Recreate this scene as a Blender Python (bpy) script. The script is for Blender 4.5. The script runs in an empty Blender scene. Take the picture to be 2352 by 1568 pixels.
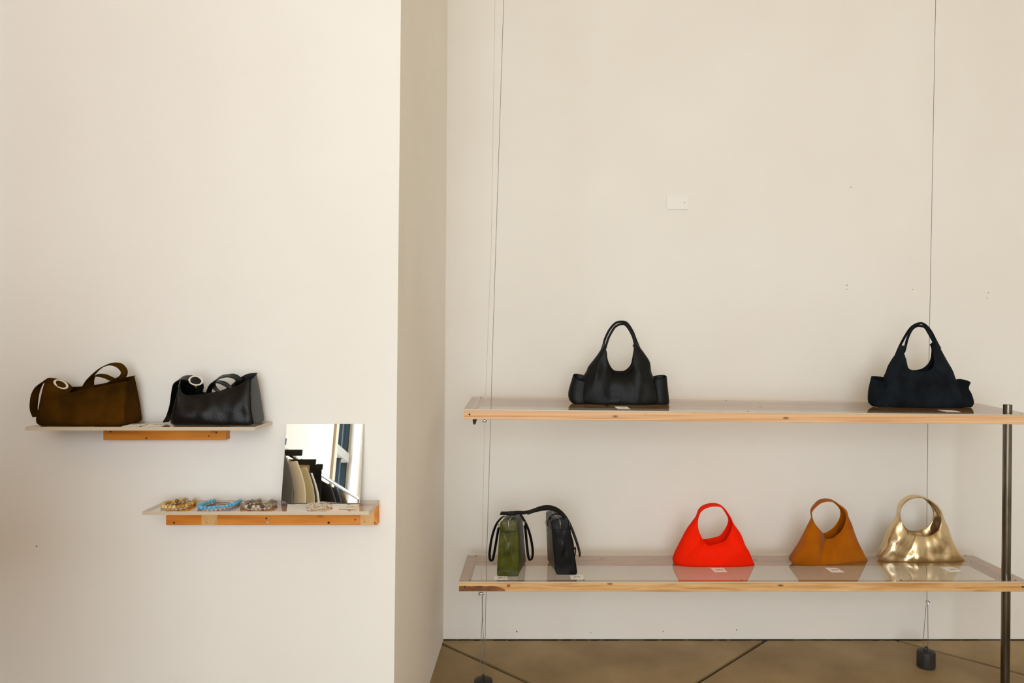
import bpy, bmesh, math, random
from mathutils import Vector, noise

random.seed(7)
S = bpy.context.scene
COL = S.collection
PI = math.pi

# ------------------------------------------------------------------ camera
F, VX, VY, CH = 1720.0, 1217.0, 775.0, 1.58        # focal length in px, vanishing point, camera height
W, H = 2352, 1568
cam_d = bpy.data.cameras.new('camera')
cam_d.sensor_fit = 'HORIZONTAL'; cam_d.sensor_width = 36.0
cam_d.lens = 36.0 * F / W
cam_d.shift_x = -(VX - W / 2) / W
cam_d.shift_y = (VY - H / 2) / W
cam_d.clip_start = 0.02
cam = bpy.data.objects.new('camera', cam_d); COL.objects.link(cam)
cam.location = (0, 0, CH); cam.rotation_euler = (PI / 2, 0, 0)
S.camera = cam

# ------------------------------------------------------------------ light
WORLD_STRENGTH = 8.6
EXPOSURE = -0.20
wd = bpy.data.worlds.new('sky'); S.world = wd; wd.use_nodes = True
bg = wd.node_tree.nodes['Background']
bg.inputs['Color'].default_value = (0.935, 0.985, 1.11, 1); bg.inputs['Strength'].default_value = WORLD_STRENGTH
S.view_settings.view_transform = 'Standard'; S.view_settings.look = 'None'
S.view_settings.exposure = EXPOSURE; S.view_settings.gamma = 1.0
S.view_settings.use_curve_mapping = False
S.cycles.max_bounces = 12; S.cycles.diffuse_bounces = 6; S.cycles.glossy_bounces = 6
S.cycles.transparent_max_bounces = 24; S.cycles.caustics_reflective = False
S.cycles.caustics_refractive = False
S.cycles.use_denoising = True

# windows of the room: (wall, a0, a1, z0, z1)   left wall x = XL (a = y), rear wall y = YR (a = x)
XL, XR, YR, YN, YB, XC, ZC = -1.84, 3.3, -3.15, 2.552, 3.909, -0.448, 3.9
WIN = [('left', -0.48, 0.15, 0.10, 3.72), ('left', -2.68, -1.98, 0.10, 3.72), ('rear', -1.60, 1.50, 0.10, 3.72)]

def portal(loc, rot, sx, sy):
    l = bpy.data.lights.new('window_portal', 'AREA'); l.shape = 'RECTANGLE'; l.size = sx; l.size_y = sy
    l.cycles.is_portal = True
    o = bpy.data.objects.new('window_portal', l); COL.objects.link(o); o.location = loc; o.rotation_euler = rot
for w, a0, a1, z0, z1 in WIN:
    if w == 'left':
        portal((XL - 0.16, (a0 + a1) / 2, (z0 + z1) / 2), (0, -PI / 2, 0), z1 - z0, a1 - a0)
    else:
        portal(((a0 + a1) / 2, YR - 0.16, (z0 + z1) / 2), (PI / 2, 0, 0), a1 - a0, z1 - z0)

# ------------------------------------------------------------------ helpers
def P(px, py, d):
    return Vector(((px - VX) * d / F, d, CH - (py - VY) * d / F))
def floor_hit(px, py, z=0.0):
    return P(px, py, F * (CH - z) / (py - VY))
def Zc(ox, oy, s):                                     # zoomed-crop coordinates -> photo pixels
    return lambda x, y: (ox + x / s, oy + y / s)

def node_mat(name):
    m = bpy.data.materials.new(name); m.use_nodes = True
    return m, m.node_tree.nodes, m.node_tree.links, m.node_tree.nodes['Principled BSDF']
def lin(c):
    f = lambda v: v / 12.92 if v <= 0.04045 else ((v + 0.055) / 1.055) ** 2.4
    return tuple(f(v / 255.0) for v in c) + (1,)
def mat(name, c1, c2=None, rough=0.6, metal=0.0, scale=6.0, stretch=(1, 1, 1), bump=0.0, bscale=40.0,
        detail=4, spec=0.5, sheen=0.0, coat=0.0, lo=0.35, hi=0.65, btype='noise', bdist=0.002):
    m, N, L, b = node_mat(name)
    c1 = lin(c1); c2 = lin(c2) if c2 else None
    b.inputs['Base Color'].default_value = c1
    b.inputs['Roughness'].default_value = rough; b.inputs['Metallic'].default_value = metal
    b.inputs['Specular IOR Level'].default_value = spec
    b.inputs['Sheen Weight'].default_value = sheen; b.inputs['Coat Weight'].default_value = coat
    tc = N.new('ShaderNodeTexCoord')
    if c2:
        mp = N.new('ShaderNodeMapping'); mp.inputs['Scale'].default_value = stretch
        L.new(tc.outputs['Object'], mp.inputs['Vector'])
        n = N.new('ShaderNodeTexNoise'); n.inputs['Scale'].default_value = scale; n.inputs['Detail'].default_value = detail
        L.new(mp.outputs['Vector'], n.inputs['Vector'])
        r = N.new('ShaderNodeValToRGB'); r.color_ramp.elements[0].position = lo; r.color_ramp.elements[1].position = hi
        r.color_ramp.elements[0].color = c1; r.color_ramp.elements[1].color = c2
        L.new(n.outputs['Fac'], r.inputs['Fac']); L.new(r.outputs['Color'], b.inputs['Base Color'])
    if bump:
        if btype == 'voronoi':
            n2 = N.new('ShaderNodeTexVoronoi'); n2.inputs['Scale'].default_value = bscale; out = n2.outputs['Distance']
        else:
            n2 = N.new('ShaderNodeTexNoise'); n2.inputs['Scale'].default_value = bscale; n2.inputs['Detail'].default_value = 5
            out = n2.outputs['Fac']
        L.new(tc.outputs['Object'], n2.inputs['Vector'])
        bp = N.new('ShaderNodeBump'); bp.inputs['Strength'].default_value = bump; bp.inputs['Distance'].default_value = bdist
        L.new(out, bp.inputs['Height']); L.new(bp.outputs['Normal'], b.inputs['Normal'])
    return m
def wood(name, c1, c2, c3, scale=(1.2, 22, 22)):
    """long grain along local x with dark knots and streaks"""
    m, N, L, b = node_mat(name)
    b.inputs['Roughness'].default_value = 0.55
    tc = N.new('ShaderNodeTexCoord'); mp = N.new('ShaderNodeMapping'); mp.inputs['Scale'].default_value = scale
    L.new(tc.outputs['Object'], mp.inputs['Vector'])
    n = N.new('ShaderNodeTexNoise'); n.inputs['Scale'].default_value = 3.0; n.inputs['Detail'].default_value = 6; n.inputs['Distortion'].default_value = 0.6
    L.new(mp.outputs['Vector'], n.inputs['Vector'])
    r = N.new('ShaderNodeValToRGB'); e = r.color_ramp.elements
    e[0].position = 0.30; e[0].color = lin(c3); e[1].position = 0.70; e[1].color = lin(c1)
    k = e.new(0.48); k.color = lin(c2)
    L.new(n.outputs['Fac'], r.inputs['Fac'])
    mp2 = N.new('ShaderNodeMapping'); mp2.inputs['Scale'].default_value = (4.0, 10, 10); L.new(tc.outputs['Object'], mp2.inputs['Vector'])
    v = N.new('ShaderNodeTexVoronoi'); v.inputs['Scale'].default_value = 1.6; L.new(mp2.outputs['Vector'], v.inputs['Vector'])
    kr = N.new('ShaderNodeValToRGB'); kr.color_ramp.elements[0].position = 0.04; kr.color_ramp.elements[1].position = 0.12
    L.new(v.outputs['Distance'], kr.inputs['Fac'])
    mx = N.new('ShaderNodeMix'); mx.data_type = 'RGBA'
    L.new(kr.outputs['Color'], mx.inputs['Factor']); mx.inputs['A'].default_value = lin(tuple(int(x * 0.62) for x in c3))
    L.new(r.outputs['Color'], mx.inputs['B']); L.new(mx.outputs['Result'], b.inputs['Base Color'])
    bp = N.new('ShaderNodeBump'); bp.inputs['Strength'].default_value = 0.15; bp.inputs['Distance'].default_value = 0.001
    L.new(n.outputs['Fac'], bp.inputs['Height']); L.new(bp.outputs['Normal'], b.inputs['Normal'])
    return m
def clear(name, tint, ior=1.49, rough=0.01):
    m, N, L, b = node_mat(name)
    N.remove(b); out = N['Material Output']
    t = N.new('ShaderNodeBsdfTransparent'); t.inputs['Color'].default_value = lin(tint)
    g = N.new('ShaderNodeBsdfGlossy'); g.inputs['Roughness'].default_value = rough
    fr = N.new('ShaderNodeFresnel'); fr.inputs['IOR'].default_value = ior
    mx = N.new('ShaderNodeMixShader')
    ge = N.new('ShaderNodeNewGeometry'); inv = N.new('ShaderNodeMath'); inv.operation = 'SUBTRACT'; inv.inputs[0].default_value = 1.0
    L.new(ge.outputs['Backfacing'], inv.inputs[1]); mu = N.new('ShaderNodeMath'); mu.operation = 'MULTIPLY'
    L.new(fr.outputs['Fac'], mu.inputs[0]); L.new(inv.outputs[0], mu.inputs[1])   # a sheet reflects once, where the ray enters it
    a1 = N.new('ShaderNodeMath'); a1.operation = 'ADD'; a1.inputs[1].default_value = 1.0; L.new(mu.outputs[0], a1.inputs[0])
    dv = N.new('ShaderNodeMath'); dv.operation = 'DIVIDE'; L.new(mu.outputs[0], dv.inputs[0]); L.new(a1.outputs[0], dv.inputs[1])
    m2 = N.new('ShaderNodeMath'); m2.operation = 'MULTIPLY'; m2.inputs[1].default_value = 2.0; L.new(dv.outputs[0], m2.inputs[0])   # both faces of the sheet: 2R / (1 + R)
    L.new(m2.outputs[0], mx.inputs['Fac']); L.new(t.outputs[0], mx.inputs[1]); L.new(g.outputs[0], mx.inputs[2])
    L.new(mx.outputs[0], out.inputs['Surface'])
    return m

M = {}
M['wall'] = mat('painted_plaster', (242, 238, 231), (239, 234, 226), rough=0.85, scale=1.4, bump=0.10, bscale=30, spec=0.25)
M['ceiling'] = mat('ceiling_paint', (246, 230, 196), rough=0.9)
M['shade_panel_wood'] = wood('orange_panel_wood', (164, 112, 46), (152, 102, 38), (136, 88, 30), (9, 9, .6))  # wood of the added left-wall panel, tone picked for its warm dim bounce
M['concrete'] = mat('stained_concrete', (130, 106, 68), (168, 144, 102), rough=0.62, scale=2.6, detail=9, bump=0.25, bscale=25, lo=0.3, hi=0.7)
M['joint'] = mat('saw_cut_joint', (58, 42, 26), (74, 56, 36), rough=0.9, scale=12)
M['gap'] = mat('dark_gap', (40, 32, 24), rough=1.0)
M['acrylic'] = clear('clear_acrylic', (247, 243, 234), 2.0)
M['acrylic_edge'] = mat('sawn_acrylic_edge', (205, 190, 165), rough=0.35, spec=0.5)
M['glass'] = clear('window_glass', (250, 252, 250), 1.45)
M['pine'] = wood('pale_pine', (228, 188, 132), (214, 166, 106), (184, 128, 66))
M['fir'] = wood('pale_fir_rail', (238, 196, 152), (228, 180, 132), (202, 142, 88), (0.5, 40, 40))
M['orange_wood'] = wood('orange_stained_wood', (232, 152, 50), (222, 136, 34), (200, 108, 18), (1.0, 14, 14))
M['bare_wood'] = wood('bare_wood_patch', (232, 190, 130), (226, 178, 116), (214, 160, 96), (6, 6, 3))
M['bark'] = wood('bark_edge', (150, 92, 38), (118, 68, 24), (84, 48, 18), (6, 20, 20))
M['dark_wood'] = mat('dark_wood_block', (72, 48, 24), rough=0.7)
M['steel'] = mat('brushed_steel', (92, 86, 76), (126, 118, 104), rough=0.26, metal=1.0, scale=5, stretch=(8, 8, 1))
M['zinc'] = mat('zinc_hardware', (190, 190, 186), rough=0.25, metal=1.0)
M['screw'] = mat('screw_head', (120, 108, 90), rough=0.4, metal=1.0)
M['dark_hole'] = mat('dark_screw_hole', (58, 40, 26), rough=0.9)
M['wire_grey'] = mat('steel_cable', (120, 112, 100), rough=0.5, metal=0.6)
M['wire_pale'] = mat('pale_cable', (214, 202, 182), rough=0.5)
M['iron'] = mat('black_iron', (46, 43, 39), (60, 56, 50), rough=0.5, metal=0.4, scale=20, bump=0.2)
M['suede_brown'] = mat('dark_brown_suede', (50, 31, 4), (76, 47, 7), rough=1.0, scale=11, bump=0.3, bscale=160, spec=0.03)
M['leather_black'] = mat('black_leather', (9, 9, 8), (14, 14, 12), rough=0.36, scale=10, bump=0.35, bscale=420, btype='voronoi', bdist=0.0015, spec=0.33)
M['leather_soft'] = mat('soft_black_leather', (7, 7, 6), (13, 13, 11), rough=0.46, scale=7, bump=0.15, bscale=120, spec=0.20)
M['nylon_navy'] = mat('navy_suede', (13, 17, 21), (27, 32, 38), rough=0.85, scale=12, bump=0.2, bscale=120, spec=0.10)
M['red'] = mat('bright_red_leather', (255, 36, 0), (250, 32, 0), rough=0.75, scale=5, bump=0.08, bscale=90, spec=0.08)
M['suede_tan'] = mat('tan_suede', (160, 84, 4), (178, 98, 8), rough=1.0, scale=9, bump=0.3, bscale=140, spec=0.05, sheen=0.1)
M['gold'] = mat('gold_metallic_leather', (230, 208, 168), (214, 188, 142), rough=0.33, metal=0.95, scale=9, bump=0.35, bscale=16, bdist=0.006)
M['gold_dark'] = mat('gold_edge_binding', (176, 146, 96), rough=0.4, metal=0.8)
M['olive'] = mat('olive_patent_leather', (52, 56, 3), (82, 84, 10), rough=0.24, scale=14, bump=0.35, bscale=34, bdist=0.004, coat=0.0, spec=0.30)
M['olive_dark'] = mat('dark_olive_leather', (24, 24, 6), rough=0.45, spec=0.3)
M['black_patent'] = mat('polished_black_leather', (8, 7, 6), (13, 12, 10), rough=0.34, scale=6, bump=0.1, bscale=30, spec=0.18)
M['strap'] = mat('black_strap_leather', (9, 8, 6), rough=0.5, spec=0.25)
M['zip'] = mat('zip_teeth', (190, 186, 176), rough=0.3, metal=1.0)
M['ivory'] = mat('ivory_buckle', (226, 218, 200), rough=0.25, coat=0.3)
M['card'] = mat('card_paper', (252, 248, 241), rough=0.9)
M['ink'] = mat('printed_ink', (70, 60, 50), rough=0.9)
M['plate'] = mat('painted_plate', (242, 238, 231), rough=0.55)
m, N, L, b = node_mat('mirror_silver'); b.inputs['Base Color'].default_value = (0.93, 0.93, 0.92, 1); b.inputs['Metallic'].default_value = 1; b.inputs['Roughness'].default_value = 0.0; M['mirror'] = m
M['mirror_edge'] = mat('ground_glass_edge', (196, 190, 174), rough=0.2, spec=0.8)
M['silver'] = mat('silver_chain_metal', (232, 224, 210), rough=0.15, metal=1.0)
M['clasp'] = mat('clasp_metal', (200, 196, 186), rough=0.2, metal=1.0)
M['cord'] = mat('beading_cord', (150, 140, 120), rough=0.8)
M['frame_dark'] = mat('dark_teal_window_frame', (16, 32, 36), rough=0.5, spec=0.2)
M['frame_grey'] = mat('grey_transom_bar', (140, 132, 118), rough=0.5)
M['filler'] = mat('grey_filler_spot', (184, 172, 154), rough=.9)
M['hanger'] = mat('black_hanger_plastic', (16, 16, 16), rough=0.4)
M['chrome'] = mat('chrome_tube', (200, 198, 192), rough=0.12, metal=1.0)

def org(o):
    v = Vector((0, 0, 0))
    while o is not None:
        v += o.location; o = o.parent
    return v
def tag(o, label=None, cat=None, group=None, kind=None):
    if label: o['label'] = label
    if cat: o['category'] = cat
    if group: o['group'] = group
    if kind: o['kind'] = kind
    return o
def thing(name, loc, label, cat, group=None):
    o = bpy.data.objects.new(name, None); COL.objects.link(o); o.location = loc; o.empty_display_size = 0.05
    return tag(o, label, cat, group)
def mk(name, verts, faces, m, parent=None, smooth=False, origin=None, mats=None, fmat=None):
    verts = [Vector(v) for v in verts]
    if origin is None:
        c = Vector((sum(v.x for v in verts), sum(v.y for v in verts), 0)) / max(1, len(verts))
        c.z = min(v.z for v in verts); origin = c
    origin = Vector(origin)
    me = bpy.data.meshes.new(name)
    me.from_pydata([v - origin for v in verts], [], faces)
    for mm in (mats or [m]): me.materials.append(mm)
    if fmat: me.polygons.foreach_set('material_index', fmat)
    if smooth: me.polygons.foreach_set('use_smooth', [True] * len(me.polygons))
    me.update()
    o = bpy.data.objects.new(name, me); COL.objects.link(o)
    o.location = origin - (org(parent) if parent else Vector((0, 0, 0)))
    if parent: o.parent = parent
    return o
def fix(o):                                             # consistent outward normals
    bm = bmesh.new(); bm.from_mesh(o.data); bmesh.ops.recalc_face_normals(bm, faces=bm.faces); bm.to_mesh(o.data); bm.free()
    return o
BOXF = [(0, 3, 2, 1), (4, 5, 6, 7), (0, 1, 5, 4), (1, 2, 6, 5), (2, 3, 7, 6), (3, 0, 4, 7)]
def boxv(x0, x1, y0, y1, z0, z1):
    return [(x0, y0, z0), (x1, y0, z0), (x1, y1, z0), (x0, y1, z0), (x0, y0, z1), (x1, y0, z1), (x1, y1, z1), (x0, y1, z1)]
def join(parts):
    V, Fs = [], []
    for v, f in parts:
        k = len(V); V += [Vector(a) for a in v]; Fs += [tuple(i + k for i in q) for q in f]
    return V, Fs
def box(name, x0, x1, y0, y1, z0, z1, m, parent=None, bevel=0.0, **k):
    o = mk(name, boxv(x0, x1, y0, y1, z0, z1), BOXF, m, parent, **k)
    if bevel:
        md = o.modifiers.new('bevel', 'BEVEL'); md.width = bevel; md.segments = 2
    return o
def struct(o, label=None):
    o['kind'] = 'structure'
    if label: o['label'] = label
    return o
def tube_vf(pts, r, n=8, closed=False, caps=True):
    pts = [Vector(p) for p in pts]; V, Fs = [], []
    rs = r if isinstance(r, (list, tuple)) else [r] * len(pts)
    N_ = len(pts); up = None
    for i, p in enumerate(pts):
        a = pts[(i - 1) % N_] if (closed or i > 0) else p
        c = pts[(i + 1) % N_] if (closed or i < N_ - 1) else p
        t = (c - a).normalized()
        if up is None:
            up = Vector((0, 0, 1)) if abs(t.z) < 0.9 else Vector((0, 1, 0))
        up = (up - t * up.dot(t))
        up = up.normalized() if up.length > 1e-6 else t.orthogonal().normalized()
        s = t.cross(up)
        for k in range(n):
            q = 2 * PI * k / n
            V.append(p + (up * math.cos(q) + s * math.sin(q)) * rs[i])
    for i in range(N_ if closed else N_ - 1):
        j = (i + 1) % N_
        for k in range(n):
            l = (k + 1) % n
            Fs.append((i * n + k, i * n + l, j * n + l, j * n + k))
    if caps and not closed:
        Fs.append(tuple(range(n))[::-1]); Fs.append(tuple((N_ - 1) * n + k for k in range(n)))
    return V, Fs
def smooth_path(pts, sub=6, closed=False):
    pts = [Vector(p) for p in pts]; out = []; n = len(pts)
    for i in range(n if closed else n - 1):
        p1, p2 = pts[i], pts[(i + 1) % n]
        p0 = pts[(i - 1) % n] if (closed or i > 0) else p1
        p3 = pts[(i + 2) % n] if (closed or i + 2 < n) else p2
        for k in range(sub):
            t = k / sub
            out.append(0.5 * ((2 * p1) + (p2 - p0) * t + (2 * p0 - 5 * p1 + 4 * p2 - p3) * t * t + (3 * p1 - p0 - 3 * p2 + p3) * t ** 3))
    if not closed: out.append(pts[-1])
    return out
def tube(name, pts, r, m, parent=None, n=8, closed=False, sub=0, **k):
    if sub:
        if isinstance(r, (list, tuple)): r = [q.x for q in smooth_path([Vector((a, 0, 0)) for a in r], sub, closed)]
        pts = smooth_path(pts, sub, closed)
    v, f = tube_vf(pts, r, n, closed)
    return mk(name, v, f, m, parent, smooth=True, **k)
def cyl_vf(c, r0, r1, h, n=24, axis='z', caps=True):
    c = Vector(c); V = []
    for i, (rr, t) in enumerate(((r0, 0), (r1, h))):
        for k in range(n):
            q = 2 * PI * k / n; a, b_ = rr * math.cos(q), rr * math.sin(q)
            V.append(c + (Vector((a, b_, t)) if axis == 'z' else Vector((a, t, b_)) if axis == 'y' else Vector((t, a, b_))))
    Fs = [(k, (k + 1) % n, n + (k + 1) % n, n + k) for k in range(n)]
    if caps: Fs += [tuple(range(n))[::-1], tuple(range(n, 2 * n))]
    return V, Fs
def sphere_vf(c, r, nu=12, nv=8, sq=(1, 1, 1)):
    c = Vector(c); V = [c + Vector((0, 0, -r * sq[2]))]; Fs = []
    for j in range(1, nv):
        a = -PI / 2 + PI * j / nv
        for k in range(nu):
            q = 2 * PI * k / nu
            V.append(c + Vector((r * sq[0] * math.cos(a) * math.cos(q), r * sq[1] * math.cos(a) * math.sin(q), r * sq[2] * math.sin(a))))
    V.append(c + Vector((0, 0, r * sq[2])))
    for k in range(nu):
        Fs.append((0, 1 + (k + 1) % nu, 1 + k)); Fs.append((len(V) - 1, len(V) - 1 - nu + k, len(V) - 1 - nu + (k + 1) % nu))
    for j in range(nv - 2):
        for k in range(nu):
            a, b_ = 1 + j * nu + k, 1 + j * nu + (k + 1) % nu
            Fs.append((a, b_, b_ + nu, a + nu))
    return V, Fs
def ribbon(name, pts, m, parent=None, sub=6, thick=0.003):
    """pts: list of (centre, half-width vector) in metres; a strap with real thickness"""
    cs = smooth_path([p for p, w in pts], sub); ws = smooth_path([w for p, w in pts], sub)
    V, Fs = [], []; n = len(cs)
    for i in range(n):
        t = (cs[min(i + 1, n - 1)] - cs[max(i - 1, 0)]).normalized()
        w = Vector(ws[i]); nn = t.cross(w)
        nn = nn.normalized() * thick / 2 if nn.length > 1e-9 else Vector((0, 0, thick / 2))
        V += [cs[i] - w - nn, cs[i] + w - nn, cs[i] + w + nn, cs[i] - w + nn]
    for i in range(n - 1):
        for k in range(4):
            a, b_ = i * 4 + k, i * 4 + (k + 1) % 4
            Fs.append((a, b_, b_ + 4, a + 4))
    Fs += [(3, 2, 1, 0), tuple((n - 1) * 4 + k for k in range(4))]
    o = fix(mk(name, V, Fs, m, parent, smooth=True))
    md = o.modifiers.new('edges', 'EDGE_SPLIT'); md.split_angle = math.radians(50)
    return o
def screw(x, y, z, r, m, parent, axis='y', name='screw'):
    if axis == 'y': v, f = cyl_vf((x, y - 0.0012, z), r, r, 0.0024, 12, 'y')
    else: v, f = cyl_vf((x, y, z), r, r, 0.0012, 12, 'z')
    return fix(mk(name, v, f, m, parent))

# ------------------------------------------------------------------ structure
T = 0.14
fl = struct(box('floor', XL - T, XR + T, YR - T, YB + T, -0.12, -0.012, M['joint']), 'stained brown concrete floor with diagonal saw cut joints')
# concrete slabs between two families of diagonal saw cuts
A1, A2 = floor_hit(1025, 1482), floor_hit(1215, 1568)
dA = (A2 - A1).normalized(); nA = Vector((-dA.y, dA.x, 0))
B1, B2 = floor_hit(1750, 1475), floor_hit(1600, 1568)
dB = (B2 - B1).normalized(); nB = Vector((-dB.y, dB.x, 0))
C1 = floor_hit(2080, 1476)
stepA = abs((C1 - A1).dot(nA)); stepB = stepA
def clip(poly, n, c):                                    # keep n.p <= c
    out = []
    for i in range(len(poly)):
        p, q = poly[i], poly[(i + 1) % len(poly)]
        dp, dq = p.dot(n) - c, q.dot(n) - c
        if dp <= 0: out.append(p)
        if dp * dq < 0: out.append(p + (q - p) * (dp / (dp - dq)))
    return out
rect = [Vector((XL, YR, 0)), Vector((XR, YR, 0)), Vector((XR, YB, 0)), Vector((XL, YB, 0))]
G = 0.011
for i in range(-8, 9):
    for j in range(-8, 9):
        a0 = A1.dot(nA) + i * stepA; b0 = B1.dot(nB) + j * stepB
        poly = clip(clip(clip(clip(rect, nA, a0 + stepA - G), -nA, -(a0 + G)), nB, b0 + stepB - G), -nB, -(b0 + G))
        if len(poly) < 3: continue
        n = len(poly)
        V = [p + Vector((0, 0, -0.012)) for p in poly] + [Vector(p) for p in poly]
        Fs = [tuple(range(n, 2 * n)), tuple(range(n))[::-1]] + [(k, (k + 1) % n, n + (k + 1) % n, n + k) for k in range(n)]
        o = fix(mk('slab', V, Fs, M['concrete'], fl))

def wall_boxes(axis, lo, hi, depth0, depth1, wins, z0=0.0, z1=ZC):
    parts = []; a = lo
    def bx(a0, a1, zz0, zz1):
        if a1 - a0 < 1e-4 or zz1 - zz0 < 1e-4: return
        parts.append((boxv(depth0, depth1, a0, a1, zz0, zz1) if axis == 'x' else boxv(a0, a1, depth0, depth1, zz0, zz1), BOXF))
    for (a0, a1, w0, w1) in sorted(wins):
        bx(a, a0, z0, z1); bx(a0, a1, z0, w0); bx(a0, a1, w1, z1); a = a1
    bx(a, hi, z0, z1)
    return join(parts)
GAP = 0.0065
near_lean = lambda py: (P(921 - 16 * py / 1568, py, YN)).x
xt, xb = P(921, 0, YN), P(905, 1568, YN)
sl = (xt.x - xb.x) / (xt.z - xb.z)
nx = lambda z: xt.x + sl * (z - xt.z)                     # the outer corner leans slightly
xt2, xb2 = P(1028, 0, YB), P(1018, 1470, YB)
sl2 = (xt2.x - xb2.x) / (xt2.z - xb2.z)
fx = lambda z: xt2.x + sl2 * (z - xt2.z)
V = [(XL - T, YN, 0), (nx(0), YN, 0), (nx(0), YN + 0.12, 0), (XL - T, YN + 0.12, 0), (XL - T, YN, ZC), (nx(ZC), YN, ZC), (nx(ZC), YN + 0.12, ZC), (XL - T, YN + 0.12, ZC)]
wn = struct(mk('wall_near', V, BOXF, M['wall'], origin=(-1.1, YN, 0)), 'off-white plaster wall carrying the two acrylic shelves')
V = [(nx(0) - 0.12, YN + 0.12, 0), (nx(0), YN + 0.12, 0), (fx(0), YB, 0), (fx(0) - 0.12, YB, 0), (nx(ZC) - 0.12, YN + 0.12, ZC), (nx(ZC), YN + 0.12, ZC), (fx(ZC), YB, ZC), (fx(ZC) - 0.12, YB, ZC)]
struct(mk('wall_return', V, BOXF, M['wall'], origin=(XC, 3.2, 0)), 'shaded off-white side wall of the alcove')
wb = struct(box('wall_back', XC - 0.4, XR + T, YB, YB + T, GAP, ZC, M['wall'], origin=(1.5, YB, GAP)), 'off-white back wall behind the hanging shelves')
struct(box('wall_right', XR, XR + T, YR - T, YB, 0, ZC, M['wall']), 'off-white right wall')
lw = [(a0, a1, z0, z1) for w, a0, a1, z0, z1 in WIN if w == 'left']
rw = [(a0, a1, z0, z1) for w, a0, a1, z0, z1 in WIN if w == 'rear']
v, f = wall_boxes('x', YR - T, YN, XL - T, XL, lw); struct(mk('wall_left', v, f, M['wall']), 'off-white left wall with tall windows')
v, f = wall_boxes('y', XL, XR, YR - T, YR, rw); struct(mk('wall_rear', v, f, M['wall']), 'off-white rear wall with a wide window')
struct(box('ceiling', XL - T, XR + T, YR - T, YB + T, ZC, ZC + 0.1, M['ceiling']), 'off-white ceiling')
dr = thing('shade_panel_1', (XL + .02, 1.5, 0), 'unseen orange-brown timber panel added to darken and warm the near wall', None); dr['kind'] = 'structure'  # invented out-of-view panel that dims and warms the left of the near wall
for i in range(8):
    y0_ = .52 + i * .248; box('plank', XL + .001, XL + .03, y0_ + .002, y0_ + .246, .01, 3.3, M['shade_panel_wood'], dr, bevel=.003)
struct(box('trim_1', XL + .0005, XL + .022, -1.97, -1.88, 0, ZC, mat('beige_pilaster', (206, 190, 164), rough=.8)), 'beige pilaster beside the corner window')
# crumbly dark joint where the back wall meets the floor
parts = []
x = XC
while x < 3.6:
    w = random.uniform(0.03, 0.12); h = random.uniform(0.001, 0.005)
    if random.random() < 0.8: parts.append((boxv(x, x + w, YB - random.uniform(0.001, 0.006), YB + 0.01, 0.0005, GAP - h), BOXF))
    x += w + random.uniform(0.0, 0.03)
v, f = join(parts); o = mk('wall_foot_crumbs', v, f, M['gap'], wb); o['kind'] = 'stuff'
# small holes, plugs and filler spots in the plaster
for px, py, r, d, par in ((1187, 1450, 1.6, YB, wb), (1357, 1452, .9, YB, wb), (1523, 1450, 1.1, YB, wb), (1692, 1446, 1.2, YB, wb), (1945, 655, 1.9, YB, wb), (1945, 664, 1.4, YB, wb),
                           (2096, 665, 1.5, YB, wb), (2270, 672, 1.6, YB, wb), (2268, 684, 1.3, YB, wb), (1954, 430, 1.5, YB, wb), (84, 1254, 1.5, YN, wn)):
    p = P(px, py, d); rr = r * d / F
    dark = py > 1000
    vv, ff = cyl_vf((p.x, d - 0.0008, p.z), rr, rr, 0.0012, 10, 'y')
    fix(mk('nail_hole', vv, ff, M['dark_hole'] if dark else M['filler'], par))

# windows: frame, mullions and panes
def window(n, w, a0, a1, z0, z1, zb, extra=()):
    label = {1: 'tall window of the left wall nearest the shelves', 2: 'tall dark framed window in the left wall corner seen in the mirror', 3: 'wide window of the rear wall behind the camera'}[n]
    def B(u0, u1, v0, v1, t0, t1):
        return boxv(XL - t1, XL - t0, u0, u1, v0, v1) if w == 'left' else boxv(u0, u1, YR - t1, YR - t0, v0, v1)
    c = Vector((XL - 0.08, (a0 + a1) / 2, z0)) if w == 'left' else Vector(((a0 + a1) / 2, YR - 0.08, z0))
    r = thing('window_%d' % n, c, label, None); del r['label']; r['label'] = label; r['kind'] = 'structure'
    fw = 0.05
    for q in (B(a0, a0 + fw, z0, z1, .05, .12), B(a1 - fw, a1, z0, z1, .05, .12), B(a0 + fw, a1 - fw, z0, z0 + fw, .05, .12), B(a0 + fw, a1 - fw, z1 - fw, z1, .05, .12)):
        mk('frame_bar', q, BOXF, M['frame_dark'], r)
    mk('transom_bar', B(a0 + fw, a1 - fw, zb - 0.045, zb + 0.045, .02, .12), BOXF, M['frame_grey'], r)
    cuts = [a0 + fw] + list(extra) + [a1 - fw]
    for e in extra: mk('mullion', B(e - 0.025, e + 0.025, z0 + fw, z1 - fw, .05, .12), BOXF, M['frame_dark'], r)
    for i in range(len(cuts) - 1):
        for q0, q1 in ((z0 + fw, zb - 0.045), (zb + 0.045, z1 - fw)):
            mk('pane', B(cuts[i], cuts[i + 1], q0, q1, .083, .087), BOXF, M['glass'], r)
    mk('window_sill', B(a0, a1, z0 - 0.0, z0 + 0.012, -0.03, .05), BOXF, M['wall'], r)
window(1, *WIN[0], 2.16, ())
window(2, *WIN[1], 2.16, (-2.40,))
window(3, *WIN[2], 2.16, (-0.57, 0.47))

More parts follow.
